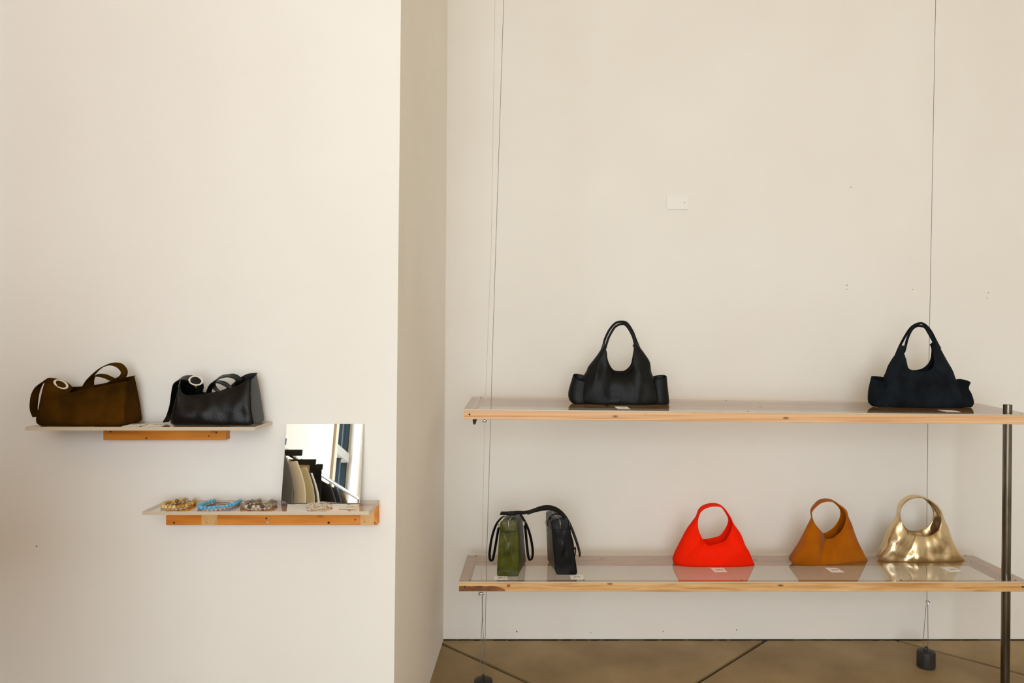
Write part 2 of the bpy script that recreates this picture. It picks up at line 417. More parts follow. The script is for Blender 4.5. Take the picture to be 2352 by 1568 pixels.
# ------------------------------------------------------------------ shelves on the near wall
def acrylic_sheet(name, c4, t, parent=None, **k):
    """c4: bottom corners FL, FR, BR, BL"""
    V = [Vector(c) for c in c4] + [Vector(c) + Vector((0, 0, t)) for c in c4]
    o = mk(name, V, BOXF, None, parent, mats=[M['acrylic'], M['acrylic_edge']], fmat=[0, 0, 1, 1, 1, 1], **k)
    return o
SD = 2.386                                                 # depth of the front edge of the acrylic
Z_up, Z_lo = P(0, 980, SD).z, P(0, 1174, SD).z             # top surfaces
TH = 0.0115
def wall_shelf(name, x0, x1, xb1, ztop, sx0, sx1, sh, label, extra_cleat, patches, screws):
    X0, X1 = P(x0, 0, SD).x, P(x1, 0, SD).x
    r = thing(name, ((X0 + X1) / 2, YN - 0.02, ztop - TH - sh), label, 'shelf')
    zb = ztop - TH
    ac = acrylic_sheet('acrylic_board', [(X0, SD, zb), (X1, SD, zb), (X1, YN - 0.001, zb), (X0, YN - 0.001, zb)], TH, r)
    yd = YN - 0.038
    S0, S1 = P(sx0, 0, yd).x, P(sx1, 0, yd).x
    st = box('support_batten', S0, S1, yd, YN - 0.0005, zb - sh, zb - 0.0005, M['orange_wood'], r, bevel=0.0015)
    if extra_cleat:
        box('wall_cleat', P(extra_cleat, 0, YN - 0.03).x, S0 - 0.0005, YN - 0.03, YN - 0.0005, zb - 0.010, zb - 0.0005, M['orange_wood'], r)
    for a, b_ in patches:
        box('bare_wood_patch', P(a, 0, yd).x, P(b_, 0, yd).x, yd - 0.0008, yd + 0.002, zb - sh + 0.0005, zb - 0.001, M['bare_wood'], st)
    for px, py, rr, dark in screws:
        p = P(px, py, yd); screw(p.x, yd - 0.0008, p.z, rr, M['dark_hole'] if dark else M['zinc'], st)
    return r
wall_shelf('acrylic_wall_shelf', 58, 585, 622, Z_up, 237, 518, 0.048, 'upper clear acrylic wall shelf holding two slouchy handbags', 217, [], [(337, 1006, .0035, 0), (254, 991, .0028, 1), (497, 993, .0028, 1), (480, 1001, .002, 1)])
wall_shelf('acrylic_wall_shelf', 327, 848, 869, Z_lo, 381, 866, 0.064, 'lower clear acrylic wall shelf holding the mirror and bead necklaces', None, [(463, 499), (828, 860)],
           [(615, 1198, .0042, 0), (612, 1190, .0028, 1), (400, 1200, .003, 1), (475, 1200, .0012, 1), (496, 1201, .0012, 1), (838, 1198, .0015, 1), (861, 1200, .002, 1), (755, 1200, .004, 1), (816, 1193, .0025, 1)])

# ------------------------------------------------------------------ hanging shelves of the alcove
def rail_vf(p0, p1, hw, hh, n=40, wav=0.0, seed=0):
    """squared timber between two end points of its TOP-FRONT edge; extends back by hw and down by hh"""
    V, Fs = [], []
    p0, p1 = Vector(p0), Vector(p1)
    for i in range(n + 1):
        t = i / n; p = p0.lerp(p1, t)
        w1 = noise.noise(Vector((t * 9 + seed, 3.1, 0))) * wav; w2 = noise.noise(Vector((t * 13 + seed, 7.7, 0))) * wav * 0.5
        bw = 0.0012
        V += [p + Vector((0, w2 + bw, -hh + w1)), p + Vector((0, w2, -hh + w1 + bw)), p + Vector((0, 0, -bw)), p + Vector((0, bw, 0)), p + Vector((0, hw, 0)), p + Vector((0, hw, -hh))]
    m_ = 6
    for i in range(n):
        for k in range(m_):
            a, b_ = i * m_ + k, i * m_ + (k + 1) % m_
            Fs.append((a, b_, b_ + m_, a + m_))
    Fs += [tuple(range(m_))[::-1], tuple(n * m_ + k for k in range(m_))]
    return V, Fs
DF, DB, RW = 3.33, 3.742, 0.038
class Shelf: pass
def hanging_shelf(FL, FR, BL, BR, label, front_mat, wav):
    """corners = top outer corners of the timber frame"""
    FL, FR, BL, BR = map(Vector, (FL, FR, BL, BR))
    c = (FL + FR + BL + BR) / 4; c.z = min(FL.z, FR.z) - RW
    r = thing('hanging_shelf', c, label, 'shelf')
    v, f = rail_vf(FL, FR, RW, RW, 60, wav, 2); fr = fix(mk('front_rail', v, f, front_mat, r))
    up = Vector((0, -RW, 0))
    v, f = rail_vf(BL + up, BR + up, RW, RW, 40, 0, 5); br = fix(mk('back_rail', v, f, M['pine'], r))
    for a, b_, s, nm in ((FL, BL, 1, 'side_rail'), (FR, BR, -1, 'side_rail')):
        dy = (b_ - a) / (b_.y - a.y)
        p = a + dy * (RW + 0.0004); q = b_ - dy * (RW + 0.0004)
        w = Vector((0.042 * s, 0, 0)); dn = Vector((0, 0, -RW))
        vv = [p + dn, p + w + dn, q + w + dn, q + dn, p, p + w, q + w, q]
        o = fix(mk(nm, vv, BOXF, M['fir'], r))
    t = 0.006; e = Vector((0, 0, 0.0004))
    sh = acrylic_sheet('acrylic_top', [FL + e, FR + e, BR + e, BL + e], t, r)
    # screws through the acrylic into the frame
    for tt in (0.018, 0.22, 0.5, 0.78, 0.982):
        for A_, B_, ins in ((FL, FR, 0.019), (BL, BR, -0.019)):
            p = A_.lerp(B_, tt); screw(p.x, p.y + ins, p.z + t + 0.0005, 0.0042, M['screw'], sh, 'z')
    for s, e_ in ((FL, 0.025), (FR, -0.025)):
        screw(s.x + e_, s.y - 0.0002, s.z - 0.017, 0.0042, M['dark_hole'], fr)
    S_ = Shelf(); S_.root = r; S_.front = fr; S_.p0 = FL + Vector((0, 0, t + 0.0004)); S_.t = t
    ex, ey = (FR - FL), ((BL - FL) + (BR - FR)) / 2
    S_.sx = ex.z / ex.x; S_.sy = ey.z / ey.y
    S_.z = lambda x, y: S_.p0.z + S_.sx * (x - S_.p0.x) + S_.sy * (y - S_.p0.y)
    def hit(px, py, lift=0.0):
        u, v_ = (px - VX) / F, (py - VY) / F
        d = (CH - (S_.p0.z + lift) + S_.sx * S_.p0.x + S_.sy * S_.p0.y) / (v_ + S_.sx * u + S_.sy)
        return P(px, py, d)
    S_.hit = hit
    return S_
fl_, fr_ = P(1065.5, 942.5, DF), P(2375, 955.2, DF)
bl_, br_ = P(1085, 914, DB), P(2232, 929, DB)
UP = hanging_shelf(fl_, fr_, (fl_.x + 0.004, DB, bl_.z), (fr_.x, DB, br_.z), 'upper hanging shelf of acrylic on a pale timber frame', M['fir'], 0.0)
fl_, fr_ = P(1054, 1338.5, DF), P(2362, 1338.5, DF)
LO = hanging_shelf(fl_, fr_, (fl_.x + 0.004, DB, fl_.z), (fr_.x - 0.006, DB, fr_.z), 'lower hanging shelf of acrylic with a bark-edged front rail', M['pine'], 0.004)
# bark left on the lower front rail
p = P(1054.5, 1345.5, DF); q = P(1160, 1357, DF)
V, Fs = [], []
nb = 26
for i in range(nb + 1):
    t = i / nb; x_ = p.x + (q.x - p.x) * t
    top = p.z - 0.003 * noise.noise(Vector((t * 6, 1, 1))) - (0.016 * max(0, (t - 0.75) / 0.25) ** 1.5)
    V += [(x_, DF - 0.0012, q.z + 0.0005), (x_, DF - 0.0012, max(top, q.z + 0.001)), (x_, DF + 0.004, max(top, q.z + 0.001)), (x_, DF + 0.004, q.z + 0.0005)]
for i in range(nb):
    for k in range(4):
        a, b_ = i * 4 + k, i * 4 + (k + 1) % 4
        Fs.append((a, b_, b_ + 4, a + 4))
Fs += [(3, 2, 1, 0), tuple(nb * 4 + k for k in range(4))]
fix(mk('bark_strip', V, Fs, M['bark'], LO.front))
# knot on the lower rail
p = P(1168, 1344, DF)
v, f = cyl_vf((p.x, DF - 0.0011, p.z), .0085, .0085, .002, 16, 'y'); o = fix(mk('knot', v, f, mat('knot_wood', (176, 112, 60), (130, 76, 34), rough=.7, scale=160), LO.front)); o.scale = (1, 1, 0.8)
# small dark block and cable clamps below the rails
p0, p1 = P(1086, 963.5, 3.40), P(1095, 974, 3.40)
V = [(p0.x + .003, 3.39, p1.z), (p1.x - .006, 3.39, p1.z), (p1.x - .006, 3.41, p1.z), (p0.x + .003, 3.41, p1.z), (p0.x, 3.38, p0.z), (p1.x, 3.38, p0.z), (p1.x, 3.42, p0.z), (p0.x, 3.42, p0.z)]
mk('wedge_block', V, BOXF, M['dark_wood'], UP.root)
def clamp(px, py, d, parent, w=0.011):
    c = P(px, py, d); V = []
    parts = [(boxv(c.x - w * .9, c.x + w * .9, c.y - .006, c.y + .006, c.z - 0.002, c.z + 0.004), BOXF)]
    for s in (-1, 1):
        parts.append(tube_vf([(c.x + s * w * .5, c.y, c.z - 0.002), (c.x + s * w * .5, c.y - .002, c.z - 0.012)], 0.0032, 8))
    parts.append(tube_vf(smooth_path([(c.x - w, c.y - .004, c.z - .004), (c.x - w * .6, c.y - .007, c.z + .001), (c.x, c.y - .008, c.z + .002), (c.x + w * .7, c.y - .007, c.z), (c.x + w, c.y - .004, c.z - .005)], 4), 0.0022, 6))
    v, f = join(parts)
    return fix(mk('cable_clamp', v, f, M['zinc'], parent, smooth=False))

# ------------------------------------------------------------------ pole, cables and weights
PD = 3.392
pt, pb = P(2314.5, 929, PD), P(2308.5, 1568, PD)
sdir = (pt - pb) / (pt.z - pb.z); pbase = pb - sdir * pb.z
pole = thing('steel_pole', pbase, 'round dark steel pole standing behind both front rails', 'pole')
v, f = tube_vf([pbase + sdir * z for z in (0, .4, .8, 1.2, pt.z)], 0.0185, 24); f = f[:-1]
fix(mk('tube', v, f, M['steel'], pole, smooth=True)).modifiers.new('e', 'EDGE_SPLIT')
v, f = tube_vf([pt - sdir * .012, pt + sdir * 0.0006], 0.0172, 24); fix(mk('end_plug', v, f, M['iron'], pole))

def weight(name, c, label, ring_rot=0):
    r = thing(name, c, label, 'weight')
    prof = [(0.036, 0), (0.0405, .003), (0.0415, .02), (0.041, .07), (0.0395, .076), (0.034, .079)]
    V, Fs = [], []; n = 28
    for rr, z in prof:
        for k in range(n):
            V.append(Vector(c) + Vector((rr * math.cos(2 * PI * k / n), rr * math.sin(2 * PI * k / n), z)))
    for j in range(len(prof) - 1):
        for k in range(n):
            Fs.append((j * n + k, j * n + (k + 1) % n, (j + 1) * n + (k + 1) % n, (j + 1) * n + k))
    Fs += [tuple(range(n))[::-1], tuple((len(prof) - 1) * n + k for k in range(n))]
    o = fix(mk('iron_body', V, Fs, M['iron'], r, smooth=True)); o.modifiers.new('e', 'EDGE_SPLIT')
    cz = Vector(c) + Vector((0, 0, .087))
    pts = [cz + Vector((math.cos(ring_rot) * .011 * math.cos(q), math.sin(ring_rot) * .011 * math.cos(q), .011 * math.sin(q))) for q in [2 * PI * k / 16 for k in range(16)]]
    tube('eye_ring', pts, 0.003, M['iron'], r, n=8, closed=True)
    return r
cR = P(2127, 0, 3.593); cR = Vector((cR.x, 3.593, 0))
weight('cable_weight', cR, 'black iron weight on the floor below the gold handbag', 0.4)
cL = P(1110, 0, 3.295); cL = Vector((cL.x, 3.295, 0))
weight('cable_weight', cL, 'black iron weight at the bottom edge below the olive handbag', 1.3)
def extend(p, q, z):                                        # continue the line q->p up to height z
    return p + (p - q) * ((z - p.z) / (p.z - q.z))
# right cable
a, b_, k_ = P(2149, 0, 3.765), P(2131, 975, 3.760), P(2129.5, 1381, 3.735)
cable = thing('suspension_cable', (k_.x, k_.y, 0.08), 'thin steel cable passing behind the navy and gold handbags', 'cable')
tube('cable_run', [extend(a, b_, ZC), a, b_, P(2128, 1310, 3.757), k_], 0.0012, M['wire_grey'], cable, n=6)
clampo = clamp(2130, 1381, 3.735, cable, 0.008)
rt = cR + Vector((0, 0, .098))
tube('cable_loop', [k_ + Vector((-.003, 0, 0)), k_.lerp(rt, .5) + Vector((-.010, 0, 0)), rt + Vector((-.012, .002, .012)), rt + Vector((0, 0, -.004)), rt + Vector((.008, -.002, .02)), k_.lerp(rt, .5) + Vector((.006, 0, 0)), k_ + Vector((.003, 0, 0))], 0.0013, M['wire_grey'], cable, n=6, sub=5)
# left front cable
a, b_, k_ = P(1137, 0, 3.349), P(1113.5, 962, 3.349), P(1105, 1363, 3.349)
cable = thing('suspension_cable', (k_.x, k_.y, 0.08), 'pale cable running through the left ends of both front rails', 'cable')
tube('cable_run', [extend(a, b_, ZC), a, P(1128.5, 560, 3.349), b_, k_], 0.0012, M['wire_pale'], cable, n=6)
clamp(1113.5, 964, 3.349, cable, 0.009); clamp(1105, 1362, 3.349, cable, 0.011)
rl = cL + Vector((0, 0, .098))
tube('cable_loop', [k_ + Vector((.004, 0, -.01)), P(1107.5, 1420, 3.33), P(1105, 1468, 3.32), rl + Vector((-.012, 0, .015)), rl + Vector((0, 0, -.003)), rl + Vector((.006, 0, .02)), P(1110.5, 1468, 3.32), P(1108.5, 1420, 3.33), k_ + Vector((.006, 0, -.01))], 0.0013, M['wire_grey'], cable, n=6, sub=5)
# left back cable
cable = thing('suspension_cable', (cL.x, cL.y, 0.09), 'darker cable hanging just right of the pale cable at left', 'cable')
a, b_ = P(1157, 0, 3.50), P(1127, 963, 3.47)
tube('cable_run', [extend(a, b_, ZC), a, P(1134.5, 700, 3.485), b_, P(1118.5, 1260, 3.45), P(1114.5, 1460, 3.40), P(1113.5, 1500, 3.36), P(1114, 1522, 3.33), P(1111, 1540, 3.30), rl], 0.0012, M['wire_grey'], cable, n=6, sub=3)

# blank wall plate
p0, p1 = P(1530, 481.5, YB), P(1580.5, 449, YB)
pl = thing('wall_plate', ((p0.x + p1.x) / 2, YB, p0.z), 'blank off-white cover plate on the back wall', 'wall plate')
box('cover', p0.x, p1.x, YB - 0.006, YB - 0.0002, p0.z, p1.z, M['plate'], pl, bevel=0.003)
for px in (1538, 1572.5):
    p = P(px, 465.5, YB - 0.006); screw(p.x, YB - 0.006, p.z, 0.0028, M['frame_grey'] if px > 1550 else M['plate'], pl)

# ------------------------------------------------------------------ hobo style bags
def ray_poly(c, th, poly):
    """distance from c along angle th to the outermost crossing of a closed polygon (x, z)"""
    dx, dz = math.cos(th), math.sin(th); best = None
    for i in range(len(poly)):
        x1, z1 = poly[i]; x2, z2 = poly[(i + 1) % len(poly)]
        ex, ez = x2 - x1, z2 - z1
        den = dx * ez - dz * ex
        if abs(den) < 1e-12: continue
        s = ((x1 - c[0]) * ez - (z1 - c[1]) * ex) / den
        u = ((x1 - c[0]) * dz - (z1 - c[1]) * dx) / den
        if s > 0 and -1e-6 <= u <= 1 + 1e-6 and (best is None or s > best): best = s
    return best or 0.01
def densify(poly, sub=4):
    return [(v.x, v.z) for v in smooth_path([Vector((x, 0, z)) for x, z in poly], sub, True)]
def hobo(root, shelf, zc, d0, O, Hh, Tb, Tm, Tt, m, rim_m, k=0.0, wr=(0.004, 9), folds=(), open_arc=None, e_low=0.35, seam=None, sh_thick=0.0025, back=0.0, rim=0.0018, seed=0.0, tw=(0.0, 0.0)):
    """A soft bag: every radial section is a U from the front rim of the opening, round the outer
    outline, to the back rim. O = outer outline, Hh = opening, both traced in crop coordinates."""
    def unp(p, dd):
        px, py = zc(*p); u = (px - VX) / F
        xc = root.location.x
        d = (dd - k * xc) / (1 - k * u)
        return P(px, py, d)
    base = shelf.z(root.location.x, d0) + 0.0006
    Ow = densify([(unp(p, d0).x, unp(p, d0).z) for p in O], 3)
    Hw = densify([(unp(p, d0 - Tm * 0.8).x, unp(p, d0 - Tm * 0.8).z) for p in Hh], 3)
    cx = sum(p[0] for p in Hw) / len(Hw); cz = sum(p[1] for p in Hw) / len(Hw)
    ztop = max(p[1] for p in Ow)
    if open_arc: ths = [open_arc[0] + (open_arc[1] - open_arc[0]) * i / 150 for i in range(151)]
    else: ths = [2 * PI * i / 160 for i in range(160)]
    nph = 32; V = []; front_rim = []; back_rim = []; seam_pts = []
    zhole = min(p[1] for p in Hw)
    for th in ths:
        rh = ray_poly((cx, cz), th, Hw); ro = max(ray_poly((cx, cz), th, Ow), rh + 0.0045)
        ox, oz = cx + ro * math.cos(th), cz + ro * math.sin(th)
        hz = cz + rh * math.sin(th)
        def Th(z):                                         # half depth by height
            if z < zhole: return Tb + (Tm - Tb) * (z - base) / max(zhole - base, 1e-4)
            return Tm + (Tt - Tm) * min(1, (z - zhole) / max(ztop - zhole, 1e-4)) ** 0.65
        down = max(0.0, -math.sin(th))
        # boxy at the base, pinched at the lower corners, flat strap at the top
        xr = abs(math.cos(th))
        e = 0.55
        if math.sin(th) < 0:
            e = e_low + (1.0 - e_low) * min(1, max(0, (xr - 0.45) / 0.45))
        else:
            e = 1.0 - 0.5 * math.sin(th)
        for j in range(nph + 1):
            ph = -PI / 2 + PI * j / nph
            rho = max(0.0, math.cos(ph)) ** e; sy = (1 if ph > 0 else -1) * abs(math.sin(ph)) ** e
            rr = rh + (ro - rh) * rho
            x, z = cx + rr * math.cos(th), cz + rr * math.sin(th)
            t = Th(z)
            y = d0 + sy * t + (back if ph > 0 else 0) * (1 - rho)
            amt = wr[0] * abs(sy) * min(1, max(0, (rho - 0.02) * 4)) * min(1.0, (1 - down * 0) )
            if ph > 0: amt *= 0.6
            nz = noise.noise(Vector((x * wr[1] * 1.6 + seed, (z + (1 if ph > 0 else 0)) * wr[1], seed))) + 0.5 * noise.noise(Vector((x * wr[1] * 3.1, z * wr[1] * 2.4 + seed, 4.0 + seed)))
            y -= nz * amt * (1 if ph < 0 else -1)
            if ph < 0:
                for (fx_, fz_, fa, fl, fw, amp) in folds:    # hand placed creases: centre, angle, length, width, height
                    fp = unp((fx_, fz_), d0 - t)
                    ca, sa = math.cos(fa), math.sin(fa)
                    du = (x - fp.x) * ca + (z - fp.z) * sa; dv = -(x - fp.x) * sa + (z - fp.z) * ca
                    y -= amp * math.exp(-(du / fl) ** 2 - (dv / fw) ** 2)
            z = max(z, base)
            hf = min(1.0, max(0.0, (z - zhole) / max(ztop - zhole, 1e-4) * 1.6))   # the handle twists a little
            cth = math.cos(th); x += (y - d0) * hf * (tw[0] * max(0, -cth) + tw[1] * max(0, cth))
            V.append(Vector((x, y, z)))
            if j == 0: front_rim.append(V[-1].copy())
            if j == nph: back_rim.append(V[-1].copy())
    # follow the shelf slope and the yaw of the bag
    xc = root.location.x
    def warp(v):
        v.z += (shelf.z(v.x, v.y) - shelf.z(xc, d0)); v.y += k * (v.x - xc); return v
    V = [warp(v) for v in V]; front_rim = [warp(v) for v in front_rim]; back_rim = [warp(v) for v in back_rim]
    n = nph + 1; Fs = []; NT = len(ths)
    for i in range(NT if not open_arc else NT - 1):
        a = i * n; b2 = ((i + 1) % NT) * n
        for j in range(nph):
            Fs.append((a + j, a + j + 1, b2 + j + 1, b2 + j))
    o = fix(mk('body', V, Fs, m, root, smooth=True))
    # make sure normals point out of the leather shell
    md = o.modifiers.new('leather', 'SOLIDIFY'); md.thickness = sh_thick; md.offset = 0.0
    if rim:
        for pts in (front_rim, back_rim):
            tube('rim_binding', [p for p in pts], rim, rim_m, o, n=6, closed=not open_arc)
    if seam:
        # stitched seam following the front face below the opening
        best = min(range(NT), key=lambda i: abs(((ths[i] - seam + PI) % (2 * PI)) - PI))
        pts = [V[best * n + j] + Vector((0, -0.0006, 0)) for j in range(1, nph // 2 - 2)]
        tube('centre_seam', pts, 0.0009, rim_m, o, n=5)
    return o, front_rim, back_rim

def bag_root(name, shelf, px, d0, label):
    x = (px - VX) * d0 / F
    return thing(name, (x, d0, shelf.z(x, d0) + 0.0006), label, 'handbag')

# red
zc = Zc(1520, 1130, 6.817); d0 = 3.60
r = bag_root('hobo_bag', LO, 1640, d0, 'bright red leather hobo handbag with one arched handle')
O = [(840, 190), (920, 212), (975, 275), (1060, 400), (1140, 520), (1225, 640), (1270, 745), (1300, 835), (1350, 905), (1400, 1030), (1440, 1125), (1425, 1158), (1250, 1166), (830, 1166), (400, 1162), (250, 1154), (180, 1085), (190, 1000), (260, 850), (370, 620), (450, 500), (570, 350), (640, 265), (720, 208)]
Hh = [(590, 440), (582, 560), (600, 640), (650, 760), (700, 820), (760, 828), (850, 808), (980, 770), (1040, 700), (1090, 610), (1115, 520), (1105, 450), (1055, 365), (1000, 290), (950, 250), (870, 232), (780, 240), (690, 272), (630, 325), (605, 380)]
hobo(r, LO, zc, d0, O, Hh, .064, .056, .027, M['red'], M['red'], folds=[(480, 880, 1.0, .05, .012, .010), (590, 980, 1.45, .04, .008, -.010), (1200, 960, 0.6, .06, .012, .008), (700, 900, -.6, .03, .012, -.006)], wr=(.004, 8), seam=None, seed=1.3, tw=(.16, 0))
# tan suede
zc = Zc(1790, 1120, 6.817); d0 = 3.63
r = bag_root('hobo_bag', LO, 1903, d0, 'tan brown suede hobo handbag with one arched handle')
O = [(740, 185), (820, 200), (880, 230), (970, 285), (1035, 345), (1062, 430), (1130, 580), (1200, 800), (1290, 990), (1335, 1085), (1385, 1135), (1370, 1160), (1280, 1168), (1000, 1195), (700, 1225), (450, 1240), (330, 1232), (230, 1185), (150, 1120), (160, 1098), (215, 1060), (330, 870), (400, 690), (490, 500), (545, 370), (580, 290), (650, 215)]
Hh = [(553, 390), (560, 470), (585, 560), (640, 650), (690, 720), (715, 795), (760, 797), (830, 785), (890, 748), (960, 690), (1020, 600), (1050, 520), (1058, 440), (1030, 360), (960, 290), (880, 235), (800, 222), (740, 228), (680, 250), (610, 310)]
hobo(r, LO, zc, d0, O, Hh, .056, .050, .024, M['suede_tan'], M['suede_tan'], k=0.20, folds=[(700, 900, 1.5, .06, .010, -.016), (600, 950, 1.2, .05, .02, .010), (880, 1010, 1.75, .05, .006, .006), (1050, 900, 1.3, .05, .02, .008)], wr=(.004, 8), seam=-1.42, seed=4.1, tw=(.40, 0))
# gold
zc = Zc(2000, 1120, 6.817); d0 = 3.668
r = bag_root('hobo_bag', LO, 2115, d0, 'crinkled gold metallic hobo handbag with one arched handle')
O = [(700, 135), (790, 150), (870, 175), (970, 225), (1050, 300), (1105, 400), (1125, 470), (1190, 600), (1250, 800), (1340, 980), (1410, 1080), (1450, 1130), (1430, 1148), (1200, 1155), (880, 1158), (600, 1158), (300, 1152), (190, 1130), (110, 1080), (150, 1000), (210, 860), (260, 710), (310, 600), (380, 500), (440, 410), (480, 340), (520, 260), (560, 200), (630, 150)]
Hh = [(495, 420), (500, 520), (545, 620), (620, 690), (720, 735), (830, 750), (940, 735), (1040, 670), (1095, 570), (1110, 460), (1085, 365), (1020, 280), (940, 210), (860, 172), (760, 160), (660, 178), (570, 240), (515, 320)]
hobo(r, LO, zc, d0, O, Hh, .052, .048, .028, M['gold'], M['gold_dark'], k=0.03, wr=(.013, 13), folds=[(640, 980, .9, .05, .010, -.014), (700, 860, .5, .04, .008, -.010), (450, 760, 1.2, .05, .02, .012), (430, 1010, -.4, .05, .010, .010), (1050, 850, 1.1, .05, .03, .012), (740, 1080, 1.3, .03, .007, .009), (380, 880, -.5, .05, .008, -.010)], seam=-1.45, seed=8.8, tw=(.3, 0))

# the two large totes with side pockets
def pocket(root, shelf, zc, d0, left, right, hd, m, tilt=0.0):
    """pouch: left / right outline polylines from bottom to top (crop coords), open at the top"""
    L_ = smooth_path([P(*zc(*p), d0) for p in left], 5); R_ = smooth_path([P(*zc(*p), d0) for p in right], 5)
    n = 28; V, Fs = [], []; rows = len(L_)
    base = shelf.z(root.location.x, d0) + 0.0008
    for i in range(rows):
        a, b_ = L_[i], R_[i]; c = (a + b_) / 2; hw = abs(b_.x - a.x) / 2; t = i / (rows - 1)
        hy = hd * (0.75 + 0.25 * math.sin(PI * min(1, t * 1.2)))
        if t < .12: hy *= .8 + .2 * t / .12
        for kk in range(n):
            q = 2 * PI * kk / n
            sx = math.copysign(abs(math.cos(q)) ** .8, math.cos(q)); sy = math.copysign(abs(math.sin(q)) ** .8, math.sin(q))
            x = c.x + hw * sx; z = a.z + (b_.z - a.z) * (sx + 1) / 2 + tilt * (sy)
            y = d0 + hy * sy + .003 * noise.noise(Vector((x * 20, z * 16, hd * 99)))
            V.append(Vector((x, y, max(z, base) + shelf.z(x, y) - shelf.z(root.location.x, d0))))
    for i in range(rows - 1):
        for kk in range(n):
            l = (kk + 1) % n; Fs.append((i * n + kk, i * n + l, (i + 1) * n + l, (i + 1) * n + kk))
    Fs.append(tuple(range(n))[::-1])
    o = fix(mk('side_pocket', V, Fs, m, root, smooth=True))
    md = o.modifiers.new('leather', 'SOLIDIFY'); md.thickness = 0.003; md.offset = 0
    return o
def tote(name, zc, px, d0, label, O, Hh, arc, m, pockets, front_h, back_h, folds, seed, seam):
    r = bag_root(name, UP, px, d0, label)
    hobo(r, UP, zc, d0, O, Hh, .060, .042, .022, m, m, open_arc=arc, folds=folds, wr=(.006, 9), seam=seam, seed=seed, tw=(.0, (px - VX) / F))
    for lft, rgt, tl in pockets: pocket(r, UP, zc, d0 - .004, lft, rgt, .036, m, tl)
    for pts, dd in ((front_h, d0 - .022), (back_h, d0 + .022)):
        tube('handle', [P(*zc(*p), dd) for p in pts], .0058, m, r, n=10, sub=6)
    return r
zc = Zc(1280, 720, 5.807); d0 = 3.575
O = [(850, 300), (700, 340), (620, 415), (590, 470), (535, 555), (470, 640), (410, 720), (395, 765), (345, 850), (300, 1000), (275, 1120), (290, 1195), (400, 1222), (850, 1226), (1250, 1226), (1370, 1205), (1365, 1100), (1330, 980), (1282, 850), (1250, 770), (1235, 650), (1190, 570), (1110, 460), (1060, 400), (1000, 340)]
Hh = [(645, 440), (660, 520), (665, 590), (690, 670), (740, 745), (800, 778), (900, 782), (960, 750), (1005, 690), (1020, 620), (1030, 540), (1035, 440), (960, 380), (850, 360), (720, 380)]
tote('tote_bag', zc, 1420, d0, 'black leather handbag with twin thin handles and side pockets', O, Hh, (PI - 0.70, 2 * PI + 0.72), M['leather_soft'],
     [([(240, 1200), (165, 1150), (150, 1070), (175, 960), (215, 832)], [(420, 1215), (440, 1150), (430, 1060), (430, 960), (425, 880)], .012),
      ([(1290, 1215), (1275, 1150), (1275, 1060), (1265, 950), (1270, 850)], [(1440, 1215), (1485, 1180), (1480, 1080), (1465, 940), (1455, 828)], .006)],
     [(640, 470), (655, 410), (690, 310), (760, 190), (820, 148), (870, 138), (910, 150), (960, 210), (1010, 310), (1033, 400), (1045, 490)],
     [(590, 480), (615, 420), (640, 330), (700, 210), (780, 125), (860, 108), (930, 128), (1000, 230), (1040, 330), (1080, 430), (1110, 490)],
     [(520, 800, 1.35, .06, .014, .012), (600, 1000, 1.9, .05, .02, .008), (1090, 850, 1.5, .08, .014, .010), (760, 1080, 0, .05, .02, -.006)], 2.2, -PI / 2)
zc = Zc(1970, 720, 5.807); d0 = 3.57
O = [(850, 290), (700, 350), (605, 440), (560, 500), (480, 590), (410, 710), (385, 790), (355, 865), (320, 1000), (280, 1120), (280, 1220), (380, 1256), (850, 1270), (1300, 1272), (1400, 1255), (1400, 1150), (1350, 1000), (1295, 870), (1255, 750), (1180, 610), (1110, 480), (1060, 395), (1000, 330)]
Hh = [(622, 480), (640, 610), (660, 720), (740, 760), (860, 772), (950, 755), (1010, 710), (1045, 640), (1048, 550), (1035, 430), (960, 380), (850, 360), (720, 390)]
tote('tote_bag', zc, 2114, d0, 'dark navy suede handbag with twin thin handles and side pockets', O, Hh, (PI - 0.62, 2 * PI + 0.78), M['nylon_navy'],
     [([(200, 1235), (155, 1195), (155, 1090), (165, 980), (190, 860)], [(440, 1240), (450, 1180), (460, 1090), (475, 1000), (480, 900)], .010),
      ([(1290, 1262), (1280, 1200), (1285, 1080), (1290, 980), (1300, 880)], [(1490, 1262), (1528, 1195), (1500, 1090), (1462, 1010), (1487, 930)], -.012)],
     [(615, 520), (632, 460), (665, 330), (720, 215), (790, 165), (860, 168), (905, 190), (960, 280), (1020, 390), (1045, 450)],
     [(500, 580), (560, 440), (640, 290), (720, 180), (820, 130), (895, 148), (975, 235), (1045, 370), (1100, 470)],
     [(600, 850, 1.4, .08, .014, .012), (820, 1050, 2.1, .06, .02, .007), (980, 1000, 1.8, .05, .016, -.006), (1350, 1100, 2.4, .05, .02, .008)], 5.2, None)

